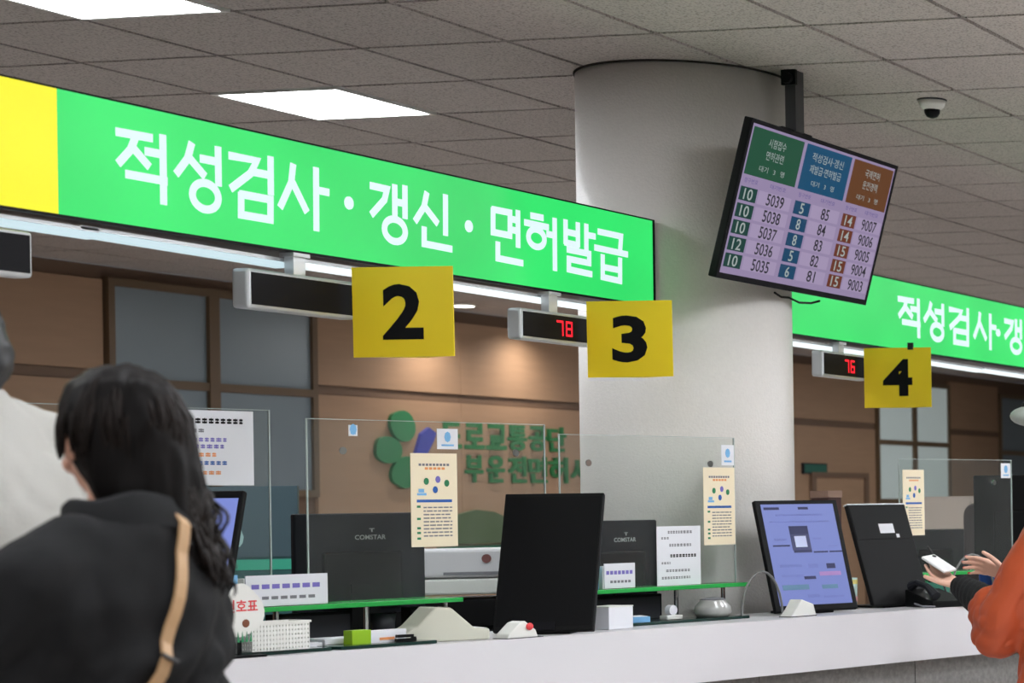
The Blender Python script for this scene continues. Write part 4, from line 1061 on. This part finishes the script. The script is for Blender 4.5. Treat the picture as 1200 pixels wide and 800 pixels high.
# collar
cl = MB(); n = 36; vs = []
for z, r_, oy in ((1.352, .100, -.006), (1.385, .090, -.002), (1.418, .083, .004), (1.432, .082, .006), (1.427, .088, .004), (1.398, .095, -.002), (1.380, .102, -.004)):
    for k in range(n):
        a_ = 2*PI*k/n; vs.append((-.030+r_*1.02*math.cos(a_), .028+oy+r_*.92*math.sin(a_), z + .010*math.sin(a_)*(-1) + .004*math.sin(5*a_)))
fs = [(i*n+k, i*n+(k+1) % n, (i+1)*n+(k+1) % n, (i+1)*n+k) for i in range(6) for k in range(n) if not (7 <= k <= 10)]
cl.add(vs, fs).build('collar', M['jacket'], wm, smooth=True)
trousers_shoes(J, wm)
# bag strap over the back, laid on the jacket surface
from mathutils.bvhtree import BVHTree
def lay(ob, path, off):
    bv = BVHTree.FromPolygons([v.co for v in ob.data.vertices], [tuple(p.vertices) for p in ob.data.polygons]); res = []
    for x, z in path:
        hit = bv.ray_cast(Vector((x, -1.5, z)), Vector((0, 1, 0)))
        if hit[0] is not None: res.append(hit[0] + Vector((0, -off, 0)))
    return res
path = [(-.022-.0082*k-.00012*k*k, 1.415-.0225*k) for k in range(22)]
pts = lay(jk, path, .008)
sb = MB(); vs = []
for i, p in enumerate(pts):
    t_ = (pts[min(i+1, len(pts)-1)]-pts[max(0, i-1)]).normalized(); sd = t_.cross(Vector((0, -1, 0))).normalized()
    for a_, b_ in ((-.0105, 0), (.0105, 0), (.0105, -.004), (-.0105, -.004)): vs.append(p + sd*a_ + Vector((0, b_, 0)))
m_ = len(pts); fs = [(i*4+k, i*4+(k+1) % 4, (i+1)*4+(k+1) % 4, (i+1)*4+k) for i in range(m_-1) for k in range(4)] + [(0, 1, 2, 3), (4*m_-1, 4*m_-2, 4*m_-3, 4*m_-4)]
stp = sb.add(vs, fs).build('bag_strap', M['strap'], wm)
for k_ in (10, 12, 13):
    p = pts[min(k_, m_-1)]; t_ = (pts[k_]-pts[k_-1]).normalized(); sd = t_.cross(Vector((0, -1, 0))).normalized()
    q = MB(); q.tube([p-sd*.016+V3(0, -.007, 0), p+sd*.016+V3(0, -.007, 0)], .0035, 8)
    q.build('strap_loop', M['strap'] if k_ != 10 else M['steel'], stp)
# hair: a mass of hair plus single wavy locks
HR = Body()
HR.mb.rings([(.000, .068, 1.640, .02, .03), (.000, .066, 1.633, .042, .052), (.000, .064, 1.612, .062, .078), (.000, .062, 1.575, .074, .090), (.000, .052, 1.53, .078, .093), (.000, .038, 1.49, .078, .086), (.000, .022, 1.45, .076, .078),
             (.000, .006, 1.415, .070, .066), (.004, -.014, 1.385, .062, .050), (.010, -.034, 1.355, .048, .038), (.016, -.048, 1.325, .032, .026), (.018, -.054, 1.30, .016, .014)], 28)
def hair_f(c): return .006*noise.noise((c.x*30, c.y*30, c.z*9)) + .0035*noise.noise((c.x*80, c.y*80, c.z*14))
hr = HR.fuse('hair', M['hair'], wm, .006, 2, hair_f)
lk = MB()
for k in range(330):
    a_ = rnd.uniform(-PI*1.12, PI*.12) if k < 250 else rnd.uniform(-.9, .5)
    zt = rnd.uniform(1.47, 1.62); rr_ = 1.0
    end = rnd.uniform(1.30, 1.385) if math.cos(a_) > -.2 else rnd.uniform(1.36, 1.41)
    pts = []; ph = rnd.uniform(0, 6); n_ = 11
    for i in range(n_):
        z = zt + (end-zt)*i/(n_-1)
        u_ = max(0, min(1, (1.60-z)/.30))
        cx = .000+.014*u_; cy = .058-.110*u_**2; rx = .076-.038*u_**3; ry = .091-.058*u_**2
        if z > 1.56: q = math.sqrt(max(.05, 1-((z-1.53)/.112)**2)); rx *= q; ry *= q
        wv = .007*u_*math.sin(ph+z*70)
        pts.append((cx+(rx+.001+wv)*math.cos(a_+.06*math.sin(ph+z*40)), cy+(ry+.001+wv)*math.sin(a_), z))
    lk.tube(pts, [.0042]*(n_-2)+[.0028, .0012], 5, False)
for k in range(60):      # short side locks over the cheek
    a_ = rnd.uniform(PI*.38, PI*1.05); zt = rnd.uniform(1.58, 1.625); end = rnd.uniform(1.495, 1.545); ph = rnd.uniform(0, 6); pts = []
    for i in range(9):
        z = zt+(end-zt)*i/8; q = math.sqrt(max(.05, 1-((z-1.53)/.115)**2)) if z > 1.53 else 1
        pts.append(((.076*q+.004+.003*math.sin(ph+z*60))*math.cos(a_), .055+(.093*q+.004)*math.sin(a_), z))
    lk.tube(pts, [.0045]*7+[.003, .0012], 5, False)
for k in range(80):      # loose curls at the tips on the right
    x = rnd.uniform(.0, .070); z = rnd.uniform(1.39, 1.46); y = rnd.uniform(-.05, .0); ph = rnd.uniform(0, 6); pts = []
    for i in range(14):
        t_ = i/13; pts.append((x+.011*math.sin(ph+t_*9)+.006*t_, y-.030*t_+.011*math.cos(ph+t_*9), z-.115*t_*rnd.uniform(.97, 1.03)))
    lk.tube(pts, [.0030]*12+[.002, .001], 5, False)
lk.build('hair_lock', M['hair_brown'], hr, smooth=True)['kind'] = 'stuff'

# ------------------------------------------------------------------ man in the off-white jacket at the left edge
J2 = stand_legs(0, .10, .96)
J2.update(head=V3(0, .03, 1.70), face=.05, size=.98, neck=V3(0, -.005, 1.60), pelvis=V3(0, 0, 1.02),
          sh_l=V3(-.19, 0, 1.52), sh_r=V3(.19, 0, 1.52), el_l=V3(-.25, .08, 1.20), el_r=V3(.25, .06, 1.20), wr_l=V3(-.18, .30, 1.12), wr_r=V3(.17, .30, 1.12))
mn = figure_skin(J2, hs).fuse('person', M['skin'], None, .006, 3)
mn.location = (3.437, 3.355, 0)
tag(mn, 'man with short black hair in an off-white jacket at the left picture edge', 'person')
K = Body()
K.mb.rings([(0, 0, .92, .23, .16), (0, 0, 1.1, .225, .16), (0, -.01, 1.30, .23, .158), (0, -.015, 1.42, .232, .15), (0, -.015, 1.50, .20, .125), (0, -.01, 1.56, .145, .10), (0, -.005, 1.605, .09, .082), (0, 0, 1.635, .075, .075)], 28)
for s_, k in (('l', -1), ('r', 1)):
    K.chain([V3(k*.085, -.01, 1.565), V3(k*.175, -.005, 1.525)], [.062, .085])
    K.chain([V3(k*.18, 0, 1.515), V3(k*.235, .03, 1.37), J2['el_'+s_]], [.092, .090, .076]); K.chain([J2['el_'+s_], J2['wr_'+s_]], [.074, .05])
K.fuse('jacket', M['white_jacket'], mn, .008, 5, cloth_folds(.014, (6, 6, 9), 8.2))
trousers_shoes(J2, mn)
HB = Body(); HB.ell(V3(0, .018, 1.725), (.084, .104, .098)); HB.ell(V3(0, -.03, 1.69), (.076, .066, .075)); HB.ell(V3(0, -.035, 1.645), (.056, .04, .045))
HB.fuse('hair', mat('black_hair', (16, 14, 15), .5, var=.4, vscale=90), mn, .006, 2, lambda c: .004*noise.noise((c.x*60, c.y*60, c.z*40)))

# ------------------------------------------------------------------ person in the orange coat with a phone, at the right edge
J3 = stand_legs(0, .09, .86)
J3.update(hand=.195, head=V3(0, .05, 1.53), face=-.05, size=1.0, neck=V3(0, 0, 1.39), pelvis=V3(0, 0, .92),
          sh_l=V3(-.165, .0, 1.32), sh_r=V3(.165, .0, 1.32), el_l=V3(-.20, .19, 1.01), el_r=V3(.21, .19, 1.06), wr_l=V3(-.080, .49, 1.105), wr_r=V3(.085, .40, 1.14))
hs3 = {'l': (V3(.10, .93, .32), V3(-.30, -.35, .85), V3(-1, .1, -.25), (.38, .42, .46, .5)), 'r': (V3(-.30, .9, .34), V3(-.7, .2, -.2), V3(-.1, .1, 1), (.25, .3, .35, .4))}
pr_ = figure_skin(J3, hs3).fuse('person', M['skin_pale'], None, .0045, 2)
RX, RY = 7.75, 2.885
pr_.location = (RX, RY, 0); pr_.rotation_euler = (0, 0, CRZ)
tag(pr_, 'person in a rust orange coat holding a white phone at the right picture edge', 'person')
K = Body()
K.mb.rings([(0, .02, .60, .26, .20), (0, .02, .75, .255, .195), (0, .01, .95, .235, .175), (0, .0, 1.12, .225, .16), (0, -.01, 1.25, .21, .14), (0, -.01, 1.33, .165, .105), (0, -.005, 1.38, .10, .085), (0, 0, 1.41, .08, .075)], 28)
for s_, k in (('l', -1), ('r', 1)):
    el, wr = Vector(J3['el_'+s_]), Vector(J3['wr_'+s_])
    K.chain([V3(k*.08, -.01, 1.36), V3(k*.16, 0, 1.32)], [.06, .085])
    K.chain([V3(k*.165, .0, 1.31), el - V3(0, 0, .01)], [.095, .10])
    K.chain([el - V3(0, 0, .01), el + (wr-el)*.26 - V3(0, 0, .008)], [.10, .092])
    K.ell(el + V3(k*-.01, .03, -.07), (.085, .11, .09))
def coat_f(c):
    a_ = noise.noise((c.x*6+2, c.y*6, c.z*7)); b_ = noise.noise((c.x*13, c.y*13+4, c.z*11+c.y*8))
    return .012*a_ - .016*max(0, .35-abs(b_))**1.5*2.2
coat = K.fuse('coat', M['orange_coat'], pr_, .008, 6, coat_f)
for s_ in ('l', 'r'):
    el, wr = Vector(J3['el_'+s_]), Vector(J3['wr_'+s_]); C_ = Body()
    C_.chain([el + (wr-el)*.25, el + (wr-el)*.62, el + (wr-el)*.98], [.066, .060, .044])
    C_.fuse('knit_cuff', M['knit'], pr_, .006, 3, lambda c: .0012*math.sin(c.y*200))
trousers_shoes(J3, pr_)
HB = Body(); HB.mb.rings([(0, .03, 1.645, .02, .03), (0, .03, 1.625, .07, .08), (0, .02, 1.57, .095, .112), (0, .005, 1.50, .10, .105), (0, -.02, 1.43, .105, .09), (0, -.05, 1.35, .11, .075), (0, -.09, 1.22, .10, .06), (0, -.12, 1.12, .05, .03)], 24)
hr3 = HB.fuse('hair', M['hair'], pr_, .007, 2, hair_f)
lk = MB()
for k in range(26):
    x = rnd.uniform(-.13, -.05); y = rnd.uniform(.10, .17); ph = rnd.uniform(0, 6)
    lk.tube([(x*.6-.03*(1-i/11), -.01+(y+.03)*min(1, i/5), 1.50-.036*i+.004*math.sin(ph+i)) for i in range(12)], [.004]*11+[.001], 5, False)
lk.build('hair_lock', M['hair'], hr3, smooth=True)['kind'] = 'stuff'
# red fingernails on the far hand
def tip(wrist, d, nrm, thumb, k, curl, L=.175):
    wrist = Vector(wrist); d = Vector(d).normalized(); nrm = Vector(nrm); nrm = (nrm - d*nrm.dot(d)).normalized(); s_ = Vector(thumb); s_ = (s_ - d*s_.dot(d) - nrm*s_.dot(nrm)).normalized()
    off = (1.5-k)*.0195; p = wrist + d*(L*.5-.004) + s_*off; dirv = (d+s_*off*1.6).normalized()
    for seg, fr_ in enumerate((.45, .31, .24)):
        a_ = curl[k]*(.7, 1.1, .8)[seg]; dirv = (dirv*math.cos(a_)+nrm*math.sin(a_)).normalized(); p = p+dirv*(.42, .47, .44, .34)[k]*L*fr_
    return p, dirv, nrm
for k in range(4):
    p, dv, nn = tip(J3['wr_r'], *hs3['r'][:3], k, hs3['r'][3], .195)
    MB().ell(p + dv*.002 - nn*.0045, (.0058, .0075, .0045), n=10, m=6).build('fingernail', M['inkred'], pr_, smooth=True)
# white phone lying in the near hand
wl = Vector(J3['wr_l']); dd = Vector((0, .88, .44)).normalized(); nn = Vector((-.12, -.45, .87)); nn = (nn-dd*nn.dot(dd)).normalized(); ss = dd.cross(nn)
ph_ = thing('mobile_phone', 'white mobile phone held over the counter by the person in orange', 'phone')
Mx = Matrix.Translation(Vector((RX, RY, 0))) @ Matrix.Rotation(CRZ, 4, 'Z') @ Matrix.Translation(wl + dd*.130 + nn*.030) @ Matrix((( ss.x, dd.x, nn.x, 0), (ss.y, dd.y, nn.y, 0), (ss.z, dd.z, nn.z, 0), (0, 0, 0, 1)))
ph_.matrix_world = Mx
MB().box(-.033, .033, -.062, .062, -.0055, .0055).build('case', mat('white_case', (240, 240, 240), .3), ph_, bevel=.0045, segs=3)
MB().box(-.030, .030, -.058, .058, -.0062, -.0056).build('screen', M['black_gloss'], ph_)
MB().ell((.018, .046, .0058), (.009, .009, .0015), n=12, m=6).build('camera_lens', M['black_gloss'], ph_)
